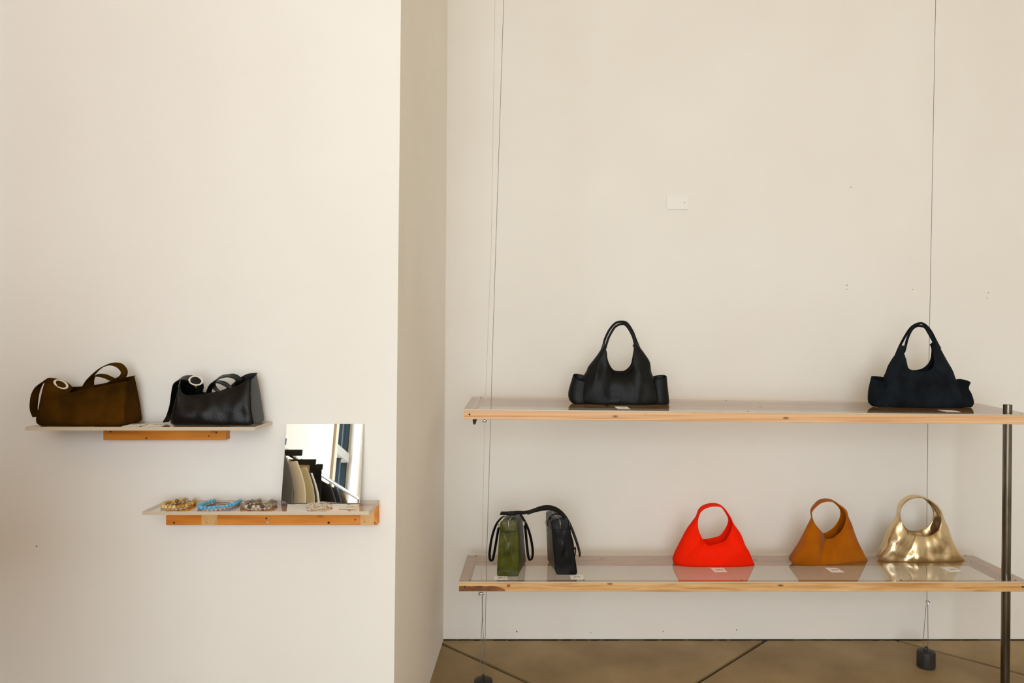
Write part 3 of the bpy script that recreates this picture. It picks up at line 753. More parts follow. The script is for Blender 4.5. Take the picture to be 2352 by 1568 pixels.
# ------------------------------------------------------------------ slouchy baguette bags on the wall shelf
def slouch(root, zc, m, Tf, Tb, bl, br, dfb, dbb, dft, dbt, ztop, edge_m, blg=0.012, seed=0, wr=.004):
    """Tf/Tb: front and back rim polylines in crop coords; bl/br: lower left / right front corners"""
    NS, NB = 44, 10
    def poly_at(pts, t):
        n = len(pts) - 1; i = min(int(t * n), n - 1); f_ = t * n - i
        q = smooth_path([Vector((p[0], p[1], 0)) for p in pts], 8)
        k = t * (len(q) - 1); i = min(int(k), len(q) - 2); return q[i].lerp(q[i + 1], k - i)
    z0 = ztop + 0.0006; V = []; sec = None; rimf, rimb = [], []
    pl, pr = P(*zc(*bl), dfb), P(*zc(*br), dfb)
    for i in range(NS + 1):
        t = i / NS
        a = poly_at(Tf, t); b_ = poly_at(Tb, t)
        tf = P(*zc(a.x, a.y), dft); tb = P(*zc(b_.x, b_.y), dbt)
        bf = Vector((pl.x + (pr.x - pl.x) * t, dfb, z0)); bb = Vector((bf.x + (tb.x - tf.x) * .3, dbb, z0))
        endf = math.sin(PI * min(1, max(0, t))) ** .5
        cf = max(0.0, 1 - min(t, 1 - t) / .07) ** 2; bf.y += .010 * cf; bf.z += .007 * cf; bb.y -= .010 * cf; bb.z += .007 * cf   # soft lower corners
        tf.y += .004 * cf; tf.z -= .004 * cf
        row = []
        for j in range(NB + 1):                              # front face, top to bottom
            s = j / NB; p = tf.lerp(bf, s)
            p.y -= blg * math.sin(PI * min(1, s * 1.0)) * (.3 + .7 * endf)
            p.y -= wr * (noise.noise(Vector((p.x * 14 + seed, p.z * 14, seed))) + .5 * noise.noise(Vector((p.x * 30, p.z * 30, seed + 3)))) * min(1, 3 * s) * min(1, 4 * (1 - s))
            if s > .93: p.y += .006 * (s - .93) / .07
            row.append(p)
        for j in range(1, 5): row.append(bf.lerp(bb, j / 5) if j < 5 else bb)
        for j in range(NB + 1):
            s = j / NB; p = bb.lerp(tb, s); p.y += min(blg * .6, .004) * math.sin(PI * s); row.append(p)
        if sec is None: sec = len(row)
        V += row; rimf.append(row[0].copy()); rimb.append(row[-1].copy())
    Fs = []
    for i in range(NS):
        for j in range(sec - 1):
            a = i * sec + j; Fs.append((a, a + 1, a + 1 + sec, a + sec))
    # gusset ends
    for i, flip in ((0, False), (NS, True)):
        half = NB + 2
        for j in range(half):
            a, b_ = i * sec + j, i * sec + sec - 1 - j
            if a + 1 >= b_ - 1: 
                break
            q = (a, b_, b_ - 1, a + 1); Fs.append(q[::-1] if flip else q)
    o = fix(mk('body', V, Fs, m, root, smooth=True))
    md = o.modifiers.new('leather', 'SOLIDIFY'); md.thickness = .003; md.offset = 0
    md = o.modifiers.new('soft', 'SUBSURF'); md.levels = 1; md.render_levels = 2
    tube('top_hem', rimf, .0018, edge_m, o, n=6); tube('top_hem', rimb, .0018, edge_m, o, n=6)
    for i in (0, NS):                                        # piped corner seams of the gussets
        pts = [V[i * sec + j] for j in range(0, NB + 1)]
        tube('corner_seam', pts, .0016, edge_m, o, n=6)
    return o
def ring_buckle(root, zc, c, d, rx, rz, tilt, m, ri=.62, ydepth=0.0):
    cc = P(*zc(*c), d); V, Fs = [], []; n = 36
    for k in range(n):
        q = 2 * PI * k / n
        for (s, yy) in ((1, -.0022), (ri, -.0022), (ri, .0022), (1, .0022)):
            x, z = rx * s * math.cos(q), rz * (s if s == 1 else ri * .97) * math.sin(q)
            xx, zz = x * math.cos(tilt) - z * math.sin(tilt), x * math.sin(tilt) + z * math.cos(tilt)
            V.append(cc + Vector((xx, yy + zz * ydepth, zz)))
    for k in range(n):
        l = (k + 1) % n
        for j in range(4): Fs.append((k * 4 + j, k * 4 + (j + 1) % 4, l * 4 + (j + 1) % 4, l * 4 + j))
    o = fix(mk('oval_buckle', V, Fs, m, root)); md = o.modifiers.new('b', 'BEVEL'); md.width = .001; md.segments = 2
    return o
def rib(zc, rows):
    return [(P(*zc(x, y), d), Vector((wx, wy, wz))) for x, y, d, wx, wy, wz in rows]

zc = Zc(40, 800, 7.127)
r = thing('slouchy_bag', (P(190, 980, 2.46).x, 2.46, Z_up), 'dark brown suede handbag with oval ivory buckle on its strap', 'handbag')
body = slouch(r, zc, M['suede_brown'], [(430, 575), (500, 560), (600, 600), (720, 680), (840, 735), (960, 705), (1120, 670), (1280, 640), (1470, 605), (1640, 570), (1790, 535)],
       [(450, 520), (560, 520), (700, 590), (850, 628), (1000, 632), (1150, 620), (1300, 600), (1450, 570), (1600, 530), (1780, 480), (1925, 450)],
       (272, 1280), (1745, 1275), 2.397, 2.530, 2.425, 2.500, Z_up, M['suede_brown'], seed=2, wr=.008)
ribbon('strap', rib(zc, [(300, 1120, 2.45, .003, .010, 0), (268, 1000, 2.45, .005, .011, 0), (272, 860, 2.45, .006, .011, .001), (300, 720, 2.45, .006, .011, .003), (360, 600, 2.45, .005, .011, .006), (450, 530, 2.445, .002, .012, .007), (560, 530, 2.44, 0, .012, .007), (690, 570, 2.435, .001, .012, .009), (790, 625, 2.44, .002, .012, .009), (870, 695, 2.445, .002, .011, .008)]), M['suede_brown'], r)
ring_buckle(r, zc, (713, 585), 2.425, .0255, .0135, -0.42, M['ivory'], .72)
ribbon('strap', rib(zc, [(1090, 690, 2.46, .006, .009, .001), (1120, 610, 2.46, .006, .009, .002), (1180, 500, 2.46, .005, .009, .004), (1290, 380, 2.46, .003, .010, .005), (1410, 295, 2.46, .001, .010, .003), (1540, 255, 2.46, .001, .010, .003), (1660, 275, 2.46, .003, .010, .005), (1735, 345, 2.46, .005, .010, .003), (1748, 410, 2.46, .005, .010, -.001), (1700, 485, 2.46, .003, .010, -.005), (1590, 540, 2.46, .001, .010, -.006), (1470, 605, 2.46, 0, .010, -.006)]), M['suede_brown'], r)
ribbon('strap', rib(zc, [(1215, 650, 2.475, .006, .008, .001), (1205, 560, 2.475, .005, .008, .001), (1230, 480, 2.475, .004, .008, .003), (1300, 440, 2.475, .000, .008, .003), (1420, 450, 2.475, -.001, .008, .005), (1520, 490, 2.475, -.001, .008, .005), (1610, 520, 2.475, 0, .008, .002)]), M['suede_brown'], r)

zc = Zc(340, 820, 7.35)
r = thing('slouchy_bag', (P(490, 975, 2.46).x, 2.46, Z_up), 'shiny black leather handbag with oval ivory buckle on its strap', 'handbag')
slouch(r, zc, M['leather_black'], [(525, 435), (535, 500), (560, 590), (640, 648), (760, 648), (900, 630), (1050, 608), (1220, 585), (1400, 535), (1580, 455), (1725, 370)],
       [(545, 380), (650, 385), (750, 450), (850, 560), (980, 605), (1100, 600), (1240, 570), (1380, 500), (1520, 380), (1680, 290), (1845, 275)],
       (352, 1120), (1755, 1145), 2.400, 2.530, 2.430, 2.500, Z_up, M['leather_black'], blg=.020, seed=6, wr=.009)
ribbon('strap', rib(zc, [(300, 1095, 2.47, .006, .008, 0), (365, 970, 2.465, .005, .010, .002), (415, 800, 2.46, .004, .011, 0), (440, 620, 2.455, .004, .011, 0), (470, 460, 2.45, .004, .011, .002), (530, 375, 2.447, .003, .012, .006), (640, 345, 2.445, .001, .012, .006), (760, 375, 2.44, .004, .010, .009), (850, 430, 2.442, .007, .008, .005), (880, 500, 2.45, .008, .008, .001), (850, 600, 2.455, .009, .008, 0)]), M['leather_black'], r)
ring_buckle(r, zc, (808, 395), 2.432, .0240, .0162, -0.15, M['ivory'], .76)
ribbon('strap', rib(zc, [(1020, 620, 2.46, .004, .009, .001), (1045, 530, 2.46, .005, .009, .002), (1095, 430, 2.46, .005, .009, .005), (1200, 350, 2.46, .003, .010, .006), (1320, 315, 2.46, .001, .010, .004), (1430, 315, 2.46, .003, .010, .005), (1520, 365, 2.46, .006, .009, .003), (1530, 430, 2.46, .006, .009, -.001), (1500, 490, 2.46, .004, .009, -.004), (1430, 545, 2.46, .002, .009, -.004)]), M['leather_black'], r)
ribbon('strap', rib(zc, [(1230, 600, 2.47, .008, .008, -.002), (1150, 545, 2.47, .008, .008, -.004), (1090, 490, 2.47, .008, .008, 0), (1100, 435, 2.47, .004, .009, .004), (1180, 415, 2.47, .000, .009, .003), (1280, 440, 2.47, 0, .009, .005), (1360, 490, 2.47, -.001, .009, .005), (1420, 535, 2.47, 0, .009, .002)]), M['leather_black'], r)

# ------------------------------------------------------------------ boxy bags seen end-on
def boxy(root, zc, shelf, d0, d1, quad, shift_top, shift_bot, m_end, m_side, hback=0.0, seed=0):
    """quad: front end outline corners (BL, BR, TR, TL) in crop coords at depth d0; the back end is moved sideways by the shifts"""
    bl, br, tr, tl = [P(*zc(*p), d0) for p in quad]
    z0 = root.location.z + .0004
    NY, NU = 16, 10
    def section(t):
        y = d0 + (d1 - d0) * t
        sb, st = shift_bot * t, shift_top * t
        B0, B1 = Vector((bl.x + sb, y, z0)), Vector((br.x + sb, y, z0))
        T0, T1 = Vector((tl.x + st, y, tl.z + hback * t)), Vector((tr.x + st, y, tr.z + hback * t))
        pts = []
        def rnd(a, b_, c, r1):                                # rounded corner at b_
            u = (a - b_).normalized() * r1; w = (c - b_).normalized() * r1
            return [(b_ + u).lerp(b_, q).lerp(b_.lerp(b_ + w, q), q) for q in (0, .25, .5, .75, 1)]
        loop = [B0, B1, T1, T0]
        rad = [.014, .014, .012, .012]
        out = []
        for i in range(4):
            a, b_, c = loop[i - 1], loop[i], loop[(i + 1) % 4]
            out += rnd(a, b_, c, rad[i])
            for s in (.2, .4, .6, .8):                        # points along the following edge
                p = (b_ + (c - b_).normalized() * rad[i]).lerp(c - (c - b_).normalized() * rad[(i + 1) % 4], s)
                if i in (1, 3):                                # slack sides
                    sg = 1 if i == 1 else -1
                    p.x += sg * .004 * math.sin(PI * s) * math.sin(PI * min(1, t * .9 + .1)) + .002 * noise.noise(Vector((t * 5, s * 5, seed)))
                if i == 2: p.z += .004 * math.sin(PI * s)
                out.append(p)
        return out
    V, Fs = [], []; n = None
    for i in range(NY + 1):
        s = section(i / NY); n = len(s); V += s
    for i in range(NY):
        for k in range(n): Fs.append((i * n + k, i * n + (k + 1) % n, (i + 1) * n + (k + 1) % n, (i + 1) * n + k))
    Fs.append(tuple(NY * n + k for k in range(n)))
    o = fix(mk('body', V, Fs, m_side, root, smooth=True)); o.modifiers.new('e', 'EDGE_SPLIT')
    # end panel: slightly bulged patch with its own crumpled relief
    ring = section(0); c = sum(ring, Vector()) / n
    V2 = []; F2 = []; K = 7
    for j in range(K):
        s = 1 - j / K
        for p in ring:
            q = c.lerp(p, s * .985)
            q.y = d0 - .0006 - .0035 * (1 - s * s) - .0030 * noise.noise(Vector((q.x * 60, q.z * 34, seed))) * (1 - s ** 6)
            V2.append(q)
    V2.append(c + Vector((0, -.0076, 0)))
    for j in range(K - 1):
        for k in range(n): F2.append((j * n + k, j * n + (k + 1) % n, (j + 1) * n + (k + 1) % n, (j + 1) * n + k))
    for k in range(n): F2.append(((K - 1) * n + k, (K - 1) * n + (k + 1) % n, K * n))
    fix(mk('end_panel', V2, F2, m_end, root, smooth=True))
    tube('end_piping', [p + Vector((0, -.0005, 0)) for p in ring], .0022, m_end, root, n=6, closed=True)
    return o
def strap_loop(root, pts, w, m, name='strap'):
    return ribbon(name, [(p, Vector(w)) for p in pts], m, root, sub=6, thick=.0045)
zc = Zc(1040, 1130, 5.806)
# olive
d0 = 3.405
bc = P(*zc(740, 1110), d0)
ro = thing('boxy_bag', (bc.x, 3.50, LO.z(bc.x, 3.5) + .0004), 'glossy olive green leather handbag standing end-on beside a black one', 'handbag')
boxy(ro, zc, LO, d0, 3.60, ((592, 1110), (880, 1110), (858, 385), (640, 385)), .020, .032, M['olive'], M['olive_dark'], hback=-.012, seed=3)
p = lambda x, y, d: P(*zc(x, y), d)
zt = p(750, 385, d0).z
tube('zip', [p(742, 520, d0 - .008), p(742, 385, d0 - .004), p(750, 372, d0 + .004), p(775, 345, d0 + .04), p(800, 318, d0 + .09)], .0022, M['zip'], ro, n=6)
box('zip_tab', p(722, 0, d0).x, p(765, 0, d0).x, d0 - .0125, d0 - .008, p(0, 580, d0).z, p(0, 532, d0).z, M['olive'], ro, bevel=.0015)
ribbon('cross_seam', [(p(640, 528, d0 - .004), Vector((0, 0, .0008))), (p(740, 530, d0 - .0095), Vector((0, 0, .0008))), (p(855, 528, d0 - .004), Vector((0, 0, .0008)))], M['olive_dark'], ro, thick=.001)
strap_loop(ro, [p(690, 318, 3.45), p(640, 350, 3.44), p(575, 440, 3.43), p(520, 610, 3.42), p(492, 800, 3.41), p(494, 885, 3.41), p(515, 918, 3.41), p(537, 885, 3.41), p(565, 740, 3.415), p(592, 580, 3.42), p(612, 470, 3.425)], (.0042, .004, 0), M['strap'])
strap_loop(ro, [p(905, 300, 3.53), p(960, 390, 3.50), p(1015, 520, 3.48), p(1055, 690, 3.47), p(1066, 830, 3.46), p(1040, 905, 3.46), p(1010, 870, 3.46), p(990, 720, 3.47), p(975, 560, 3.48), p(962, 440, 3.49)], (.0042, .004, 0), M['strap'])
for x_, y_, d_ in ((612, 455, 3.425), (936, 480, 3.50), (962, 420, 3.49)):
    c = p(x_, y_, d_); tube('strap_ring', [c + Vector((.002 * math.cos(q), .007 * math.cos(q), .009 * math.sin(q))) for q in [2 * PI * k / 12 for k in range(12)]], .0014, M['zip'], ro, n=6, closed=True)
c = p(785, 282, 3.50); v, f = sphere_vf(c, .03, 20, 10, (1.0, 1.1, .26)); mk('strap_keeper', v, f, M['strap'], ro, smooth=True)
# black
d0 = 3.43
bc = P(*zc(1510, 1090), d0)
rk = thing('boxy_bag', (bc.x, 3.52, LO.z(bc.x, 3.52) + .0004), 'polished black leather handbag leaning end-on beside the olive one', 'handbag')
boxy(rk, zc, LO, d0, 3.62, ((1378, 1092), (1660, 1092), (1540, 362), (1315, 370)), -.022, -.034, M['black_patent'], M['black_patent'], hback=-.004, seed=7)
tube('zip', [p(1440, 490, d0 - .008), p(1428, 368, d0 - .004), p(1415, 352, d0 + .006), p(1375, 320, d0 + .06), p(1330, 270, d0 + .13)], .0020, M['zip'], rk, n=6)
ribbon('cross_seam', [(p(1325, 500, d0 - .004), Vector((0, 0, .0008))), (p(1440, 505, d0 - .0095), Vector((0, 0, .0008))), (p(1560, 495, d0 - .004), Vector((0, 0, .0008)))], M['strap'], rk, thick=.001)
strap_loop(rk, [p(636, 280, 3.49), p(720, 280, 3.49), p(860, 272, 3.49), p(960, 272, 3.49), p(1060, 245, 3.50), p(1160, 208, 3.51), p(1240, 195, 3.52), p(1330, 205, 3.52), p(1420, 250, 3.51), p(1500, 330, 3.50), p(1570, 450, 3.49), p(1630, 600, 3.48), p(1675, 740, 3.47), p(1700, 842, 3.47)], (.0025, .009, .0045), M['strap'], 'long_strap')
strap_loop(rk, [p(1000, 285, 3.47), p(1100, 252, 3.47), p(1230, 228, 3.48), p(1340, 232, 3.48), p(1430, 275, 3.47), p(1500, 345, 3.465), p(1545, 420, 3.46)], (.002, .006, .003), M['strap'], 'short_strap')
strap_loop(rk, [p(1262, 470, 3.50), p(1268, 400, 3.50), p(1300, 325, 3.49), p(1370, 288, 3.48), p(1450, 300, 3.47), p(1520, 350, 3.465)], (.001, .005, .001), M['strap'], 'short_strap')
strap_loop(rk, [p(1570, 560, 3.47), p(1600, 660, 3.46), p(1615, 760, 3.46), p(1632, 735, 3.46), p(1636, 800, 3.46), p(1622, 870, 3.46)], (.001, .005, 0), M['strap'], 'side_strap')
for x_, y_, d_ in ((1266, 475, 3.50), (1555, 430, 3.46), (1243, 400, 3.58)):
    c = p(x_, y_, d_); tube('strap_ring', [c + Vector((.002 * math.cos(q), .007 * math.cos(q), .009 * math.sin(q))) for q in [2 * PI * k / 12 for k in range(12)]], .0014, M['zip'], rk, n=6, closed=True)

# ------------------------------------------------------------------ mirror
TAU = math.radians(10.0)
mb = 2.5005; mz = Z_lo + .0006
mx0, mx1 = P(645.5, 0, mb).x, P(826.5, 0, mb).x
mh = (P(0, 974, YN - .006).z - mz)
def mpt(x, s, t):                                            # s up the glass, t thickness towards the wall
    return Vector((x, mb + s * math.sin(TAU) + t * math.cos(TAU), mz + s * math.cos(TAU) - t * math.sin(TAU) + .004 * math.sin(TAU)))
ln = mh / math.cos(TAU); tx0, tx1 = mx0 + .004, mx1 + .004
mir = thing('leaning_mirror', ((mx0 + mx1) / 2, mb, mz), 'frameless square mirror leaning on the wall above the shelf', 'mirror')
th = .004
V = [mpt(mx0, 0, 0), mpt(mx1, 0, 0), mpt(mx1, 0, th), mpt(mx0, 0, th), mpt(tx0, ln, 0), mpt(tx1, ln, 0), mpt(tx1, ln, th), mpt(tx0, ln, th)]
mk('mirror_glass', V, BOXF, None, mir, mats=[M['mirror_edge'], M['mirror']], fmat=[0, 0, 1, 0, 0, 0])
v1 = [mpt(mx1 - .0035, 0, -.0006), mpt(mx1, 0, -.0006), mpt(mx1, 0, .0002), mpt(mx1 - .0035, 0, .0002), mpt(tx1 - .0035, ln, -.0006), mpt(tx1, ln, -.0006), mpt(tx1, ln, .0002), mpt(tx1 - .0035, ln, .0002)]
mk('bevelled_edge', v1, BOXF, M['mirror_edge'], mir)

# ------------------------------------------------------------------ bead necklaces
def shelf_pt(px, py, lift):
    return floor_hit(px, py, Z_lo + lift)
def bead_mat(name, cols, rough=.25, scale=60):
    m, N, L, b = node_mat(name); b.inputs['Roughness'].default_value = rough
    tc = N.new('ShaderNodeTexCoord'); n = N.new('ShaderNodeTexNoise'); n.inputs['Scale'].default_value = scale
    L.new(tc.outputs['Object'], n.inputs['Vector']); r_ = N.new('ShaderNodeValToRGB'); e = r_.color_ramp.elements
    e[0].position, e[1].position = .3, .7; e[0].color, e[1].color = lin(cols[0]), lin(cols[1])
    L.new(n.outputs['Fac'], r_.inputs['Fac']); L.new(r_.outputs['Color'], b.inputs['Base Color'])
    return m
AM = [bead_mat('amber_bead', ((206, 160, 60), (232, 196, 110))), bead_mat('honey_bead', ((170, 120, 30), (196, 150, 56))), bead_mat('pale_amber_bead', ((236, 210, 150), (224, 186, 104))), bead_mat('brown_amber_bead', ((128, 84, 22), (160, 112, 40)))]
TQ = [bead_mat('turquoise_bead', ((84, 172, 214), (108, 190, 226))), bead_mat('deep_turquoise_bead', ((66, 158, 200), (90, 178, 216)))]
GR = [bead_mat('grey_stone_bead', ((112, 106, 92), (140, 132, 114))), bead_mat('dark_grey_bead', ((56, 52, 46), (92, 86, 74))), bead_mat('pale_grey_bead', ((186, 174, 154), (206, 196, 178))), bead_mat('taupe_bead', ((136, 124, 100), (160, 148, 126)))]
SPH = {}
def necklace(label, pts, rad, mats, pick, clasp=None):
    pts = [Vector(p) for p in pts]
    c = sum(pts, Vector()) / len(pts); c.z = Z_lo + .0004
    r = thing('bead_necklace', c, label, 'necklace')
    path = smooth_path(pts, 12); d = 0; last = path[0]; cen = [path[0]]
    for q in path[1:]:
        d += (q - last).length; last = q
        if d >= rad * 1.93: cen.append(q.copy()); d = 0
    for i, q in enumerate(cen):
        mi = pick(i); key = (round(rad, 4), mats[mi].name)
        if key not in SPH:
            v, f = sphere_vf((0, 0, 0), 1.0, 14, 10); me = bpy.data.meshes.new('bead'); me.from_pydata(v, [], f)
            me.polygons.foreach_set('use_smooth', [True] * len(me.polygons)); me.materials.append(mats[mi]); SPH[key] = me
        o = bpy.data.objects.new('bead', SPH[key]); COL.objects.link(o); o.parent = r
        s = rad * random.uniform(.93, 1.03); o.scale = (s, s, s * random.uniform(.92, 1)); q = q.copy(); q.z = Z_lo + .0004 + s
        o.location = q - c; o.rotation_euler = (random.random() * 3, 0, random.random() * 6)
    if clasp: tube('clasp_chain', [Vector((a.x, a.y, Z_lo + .0028)) for a in clasp], .0016, M['clasp'], r, n=6, sub=4)
    return r
zc = Zc(310, 1110, 6.533)
sp = lambda x, y, lift=.0075: shelf_pt(*zc(x, y), lift)
rnd = random.Random(3)
amp = [sp(x, y) for x, y in ((750, 240), (690, 248), (620, 262), (550, 275), (480, 290), (430, 308), (410, 330), (440, 350), (510, 352), (590, 352), (670, 346), (740, 335), (800, 318), (850, 300), (885, 275), (895, 240))]
seq = [1, 0, 3, 0, 1, 1, 0, 2, 2, 2, 2, 0, 2, 1, 1, 0, 1, 0, 1, 1, 0, 1, 0, 1]
necklace('necklace of round amber and honey beads, leftmost on the lower shelf', amp, .0066, AM, lambda i: seq[i % len(seq)], [sp(760, 245), sp(800, 243), sp(840, 252), sp(885, 240)])
tqp = [sp(x, y) for x, y in ((1190, 256), (1130, 270), (1060, 292), (990, 322), (965, 348), (1000, 362), (1090, 364), (1180, 358), (1260, 350), (1340, 342), (1410, 328), (1480, 308), (1540, 280), (1590, 245))]
necklace('turquoise blue bead necklace lying open in a curve', tqp, .0066, TQ, lambda i: i % 3 == 0, [sp(1195, 256), sp(1260, 262), sp(1400, 268), sp(1520, 262), sp(1585, 246)])
grp = [sp(x, y) for x, y in ((1870, 250), (1810, 262), (1750, 266), (1690, 280), (1630, 300), (1600, 322), (1640, 340), (1720, 350), (1810, 350), (1900, 346), (1980, 338), (2050, 325), (2100, 305), (2110, 288), (2080, 268), (2030, 250))]
seq2 = [0, 3, 0, 0, 3, 2, 3, 0, 3, 2, 1, 2, 2, 1, 3, 3, 0, 0, 1, 0, 0, 3, 0, 0]
necklace('grey stone bead necklace beside the mirror', grp, .0066, GR, lambda i: seq2[i % len(seq2)], [sp(1880, 250), sp(1920, 262), sp(1960, 258), sp(2025, 250)])

# ------------------------------------------------------------------ paper cards and the silver chain
def text_mesh(s, size):
    cu = bpy.data.curves.new('number', 'FONT'); cu.body = s; cu.size = size; cu.align_x = 'CENTER'; cu.align_y = 'CENTER'; cu.extrude = 0.00005; cu.shear = .2
    o = bpy.data.objects.new('tmp', cu); COL.objects.link(o)
    dg = bpy.context.evaluated_depsgraph_get(); me = bpy.data.meshes.new_from_object(o.evaluated_get(dg))
    bpy.data.objects.remove(o); bpy.data.curves.remove(cu); return me
def card(corners, label, text=None, tsize=.018, tpos=(.52, .5), cat='price card', name='price_card'):
    """corners: BL, BR, TR, TL (front first) as world points on the shelf surface"""
    c4 = [Vector(c) for c in corners]; up = Vector((0, 0, .0005))
    c = sum(c4, Vector()) / 4
    r = thing(name, c, label, cat)
    lift = Vector((0, 0, .0007))
    V = [p + lift for p in c4] + [p + lift + up for p in c4]
    mk('paper', V, BOXF, M['card'], r)
    if text:
        me = text_mesh(text, tsize); me.materials.append(M['ink'])
        o = bpy.data.objects.new('printed_number', me); COL.objects.link(o); o.parent = r
        q = c4[0].lerp(c4[1], tpos[0]).lerp(c4[3].lerp(c4[2], tpos[0]), tpos[1])
        o.location = q - c + lift + up + Vector((0, 0, .0002))
        e = (c4[1] - c4[0]); o.rotation_euler = (0, 0, math.atan2(e.y, e.x))
    return r
def lo_card(pts, *a, **k): return card([LO.hit(*p) for p in pts], *a, **k)
lo_card([(1135, 1331.3), (1166, 1331.3), (1165, 1323), (1135, 1322.5)], 'white price card reading 267 in front of the olive handbag', '267', .022)
lo_card([(1311.5, 1330), (1341.5, 1329.5), (1338, 1320.5), (1308, 1321.5)], 'white price card reading 245 in front of the black end-on handbag', '245', .022)
lo_card([(1641.5, 1314), (1671, 1313.5), (1661, 1303.8), (1631.5, 1304)], 'white price card reading 242 in front of the red handbag', '242', .024)
zc = Zc(1790, 1120, 6.817)
lo_card([zc(815, 1322), zc(1020, 1322), zc(905, 1256), zc(710, 1252)], 'white price card reading 247 in front of the tan suede handbag', '247', .024)
lo_card([(2182, 1314), (2212, 1312.5), (2189.5, 1302.3), (2159, 1303)], 'white price card reading 265 in front of the gold handbag', '265', .024)
zc = Zc(1280, 720, 5.807)
card([UP.hit(*p_) for p_ in (zc(810, 1270), zc(970, 1272), zc(930, 1244), zc(760, 1240))], 'white price card in front of the black leather twin-handle handbag', '240', .02)
zc = Zc(1970, 720, 5.807)
card([UP.hit(*p_) for p_ in (zc(1190, 1308), zc(1375, 1312), zc(1250, 1290), zc(1066, 1285))], 'white price card in front of the navy handbag', '240', .02)
S_lo = lambda px, py: floor_hit(px, py, Z_lo); S_up = lambda px, py: floor_hit(px, py, Z_up)
zc = Zc(640, 1145, 11.76)
card([S_lo(*zc(1630, 285)), S_lo(*zc(2065, 292)), S_lo(*zc(2145, 178)), S_lo(*zc(1715, 176))], 'white price card lying under the mirror at right', '240', .018, (.62, .5))
card([S_lo(*zc(212, 342)), S_lo(*zc(770, 345)), S_lo(*zc(770, 185)), S_lo(*zc(240, 150))], 'plain white card beside the silver chain', cat='card', name='display_card')
zc = Zc(220, 955, 13.07)
card([S_up(*zc(770, 322)), S_up(*zc(1270, 324)), S_up(*zc(1560, 245)), S_up(*zc(1075, 245))], 'white price card beside the brown suede handbag', '265', .02, (.5, .6))
card([S_up(*zc(1370, 324)), S_up(*zc(1960, 322)), S_up(*zc(2170, 245)), S_up(*zc(1680, 240))], 'white price card beside the shiny black buckled handbag', '265', .02, (.5, .6))
# silver chain heap: oval links along a wandering line
zc = Zc(640, 1145, 11.76)
wander = [(780, 180), (830, 210), (770, 240), (850, 280), (920, 230), (860, 190), (950, 175), (1010, 210), (1060, 165), (1130, 150), (1200, 165), (1290, 180), (1380, 200), (1440, 215), (1370, 235), (1280, 225), (1180, 230), (1080, 240), (1000, 260), (920, 285), (830, 310), (800, 335), (880, 325), (990, 318), (1090, 300), (1200, 280), (1300, 275)]
pts = smooth_path([S_lo(*zc(*w_)) for w_ in wander], 8)
cpos = sum(pts, Vector()) / len(pts)
ch = thing('silver_chain', (cpos.x, cpos.y, Z_lo), 'tangled silver chain necklace heaped in front of the mirror', 'necklace')
parts = []; acc = 0; k2 = 0
for i in range(1, len(pts)):
    acc += (pts[i] - pts[i - 1]).length
    if acc < .0062: continue
    acc = 0; k2 += 1
    t_ = (pts[i] - pts[i - 1]).normalized(); c = Vector((pts[i].x, pts[i].y, Z_lo + .0045 + (.002 if k2 % 2 else 0)))
    sd = Vector((-t_.y, t_.x, 0)) if k2 % 2 else Vector((-t_.y * .5, t_.x * .5, .85)).normalized()
    parts.append(tube_vf([c + t_ * .0052 * math.cos(q) + sd * .0033 * math.sin(q) for q in [2 * PI * j / 10 for j in range(10)]], .0009, 5, True))
v, f = join(parts); o = mk('chain_links', v, f, M['silver'], ch, smooth=True); o['kind'] = 'stuff'

# ------------------------------------------------------------------ clothes rack reflected in the mirror
RX, RZ = -1.49, 1.60
rack = thing('clothes_rack', (RX, -0.45, 0), 'chrome clothes rack with hanging garments, seen only in the mirror', 'clothes rack')
tube('rail', [(RX, 1.45, RZ), (RX, -1.62, RZ)], .0125, M['chrome'], rack, n=12)
for y_ in (1.42, -1.58):
    tube('post', [(RX, y_, .02), (RX, y_, RZ + .02)], .0125, M['chrome'], rack, n=12)
    tube('foot_bar', [(RX - .25, y_, .0135), (RX + .25, y_, .0135)], .0125, M['chrome'], rack, n=10)
GM = {'grey': mat('grey_wool', (96, 94, 88), rough=1, bump=.2, bscale=200), 'black': mat('black_cloth', (14, 14, 15), rough=.9), 'cream': mat('cream_cloth', (226, 212, 186), rough=.9), 'beige': mat('beige_wool', (196, 182, 142), rough=1, bump=.2, bscale=200),
      'navy': mat('navy_cloth', (22, 28, 42), rough=.9), 'white': mat('white_cloth', (230, 224, 212), rough=.9), 'tan': mat('tan_cloth', (190, 168, 128), rough=.9), 'olive': mat('olive_grey_cloth', (112, 100, 72), (84, 74, 52), rough=.9, scale=14)}
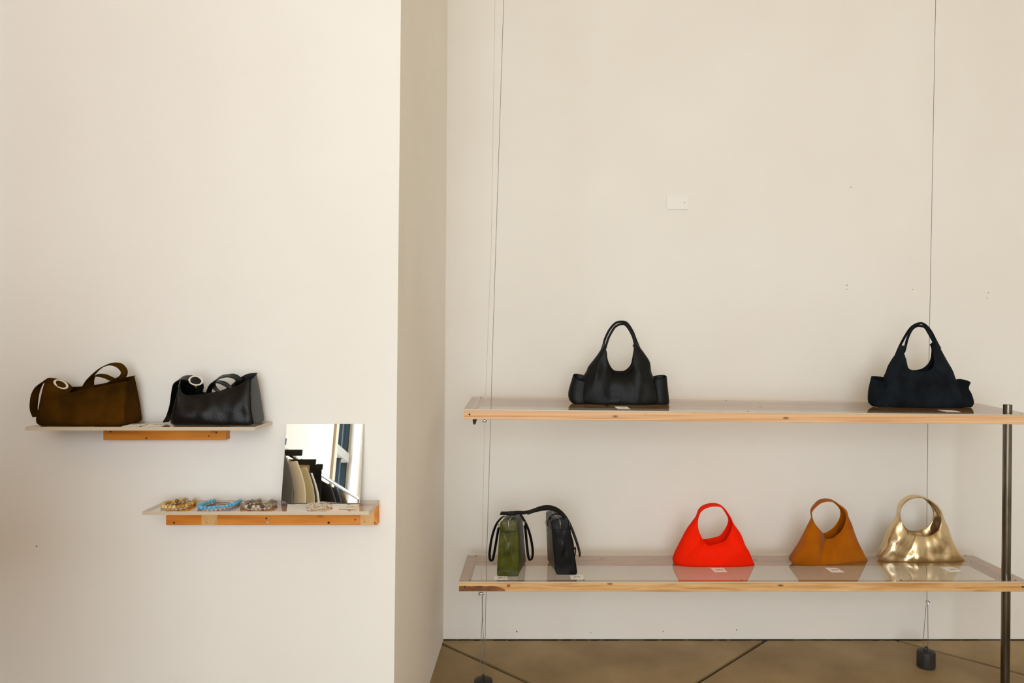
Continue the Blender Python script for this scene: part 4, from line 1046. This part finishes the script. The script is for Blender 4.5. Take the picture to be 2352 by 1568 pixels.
def garment(y, m, label, top=1.52, length=.80, w=.21, coat=True, hang='hanger', t=.035, name='hanging_coat', cat='garment'):
    r = thing(name, (RX, y, top - length), label, cat, 'garments on the clothes rack')
    prof = ([(0, .07, .02), (.03, .12, .03), (.07, w * .9, t), (.14, w, t * 1.2), (.35, w * .95, t * 1.25), (.7, w * 1.02, t * 1.3), (1, w * 1.06, t * 1.4)] if coat else [(0, w * .8, .012), (.08, w * .82, .02), (.4, w * .9, t), (1, w, t)])
    V, Fs = [], []; n = 28; rows = 18
    for i in range(rows + 1):
        s = i / rows
        for q in range(len(prof) - 1):
            if prof[q][0] <= s <= prof[q + 1][0]:
                u = (s - prof[q][0]) / (prof[q + 1][0] - prof[q][0]); ww = prof[q][1] + (prof[q + 1][1] - prof[q][1]) * u; tt = prof[q][2] + (prof[q + 1][2] - prof[q][2]) * u
        for k in range(n):
            a = 2 * PI * k / n
            fold = 1 + .16 * s * math.sin(a * 7 + y * 40)
            V.append((RX + ww * math.cos(a), y + tt * fold * math.sin(a), top - s * length))
    for i in range(rows):
        for k in range(n): Fs.append((i * n + k, i * n + (k + 1) % n, (i + 1) * n + (k + 1) % n, (i + 1) * n + k))
    Fs += [tuple(range(n)), tuple(rows * n + k for k in range(n))[::-1]]
    fix(mk('cloth', V, Fs, m, r, smooth=True))
    if coat:                                                 # two sleeves
        for s in (-1, 1):
            tube('sleeve', [(RX + s * w * .86, y, top - .08), (RX + s * (w + .025), y - .01, top - .25), (RX + s * (w + .03), y - .015, top - .55)], [.045, .05, .042], m, r, n=12, sub=4)
    if hang == 'bar':
        box('hanger_bar', RX - .19, RX + .19, y - .007, y + .007, top + .0005, top + .035, M['hanger'], r, bevel=.003)
    else:
        tube('hanger_arms', [(RX - .19, y, top - .075), (RX - .08, y, top - .01), (RX, y, top + .012), (RX + .08, y, top - .01), (RX + .19, y, top - .075)], .006, M['hanger'], r, n=8, sub=4)
    tube('hook', [(RX, y, top + .01), (RX, y, RZ - .02), (RX + .014, y, RZ - .002), (RX + .012, y, RZ + .014), (RX, y, RZ + .019), (RX - .012, y, RZ + .014)], .0016, M['chrome'], r, n=6, sub=4)
    return r
garment(1.20, GM['grey'], 'grey wool coat on the rack, leftmost in the mirror')
garment(1.09, GM['black'], 'black jacket on the rack beside the grey coat', hang='bar', w=.18)
garment(.97, GM['cream'], 'cream cloth coat on the rack in the mirror')
garment(.79, GM['beige'], 'beige wool coat with rounded sleeve on the rack', hang='bar')
garment(.66, GM['navy'], 'navy top hanging on the rack beside the beige coat', w=.19)
garment(.59, GM['white'], 'white shirt hanging on the rack', w=.185, t=.02)
garment(.50, GM['tan'], 'tan trousers on a black bar hanger', coat=False, w=.19, hang='bar', name='hanging_trousers')
garment(.34, GM['black'], 'wide black trousers on a bar hanger in the mirror', coat=False, w=.23, hang='bar', name='hanging_trousers')
garment(.18, GM['black'], 'black top hanging on the rack behind the trousers', w=.19, t=.025)
garment(.05, GM['navy'], 'dark navy jacket on the rack near its far end', w=.2)
garment(-.14, GM['olive'], 'olive grey garment on the rack, rightmost in the mirror', w=.2)
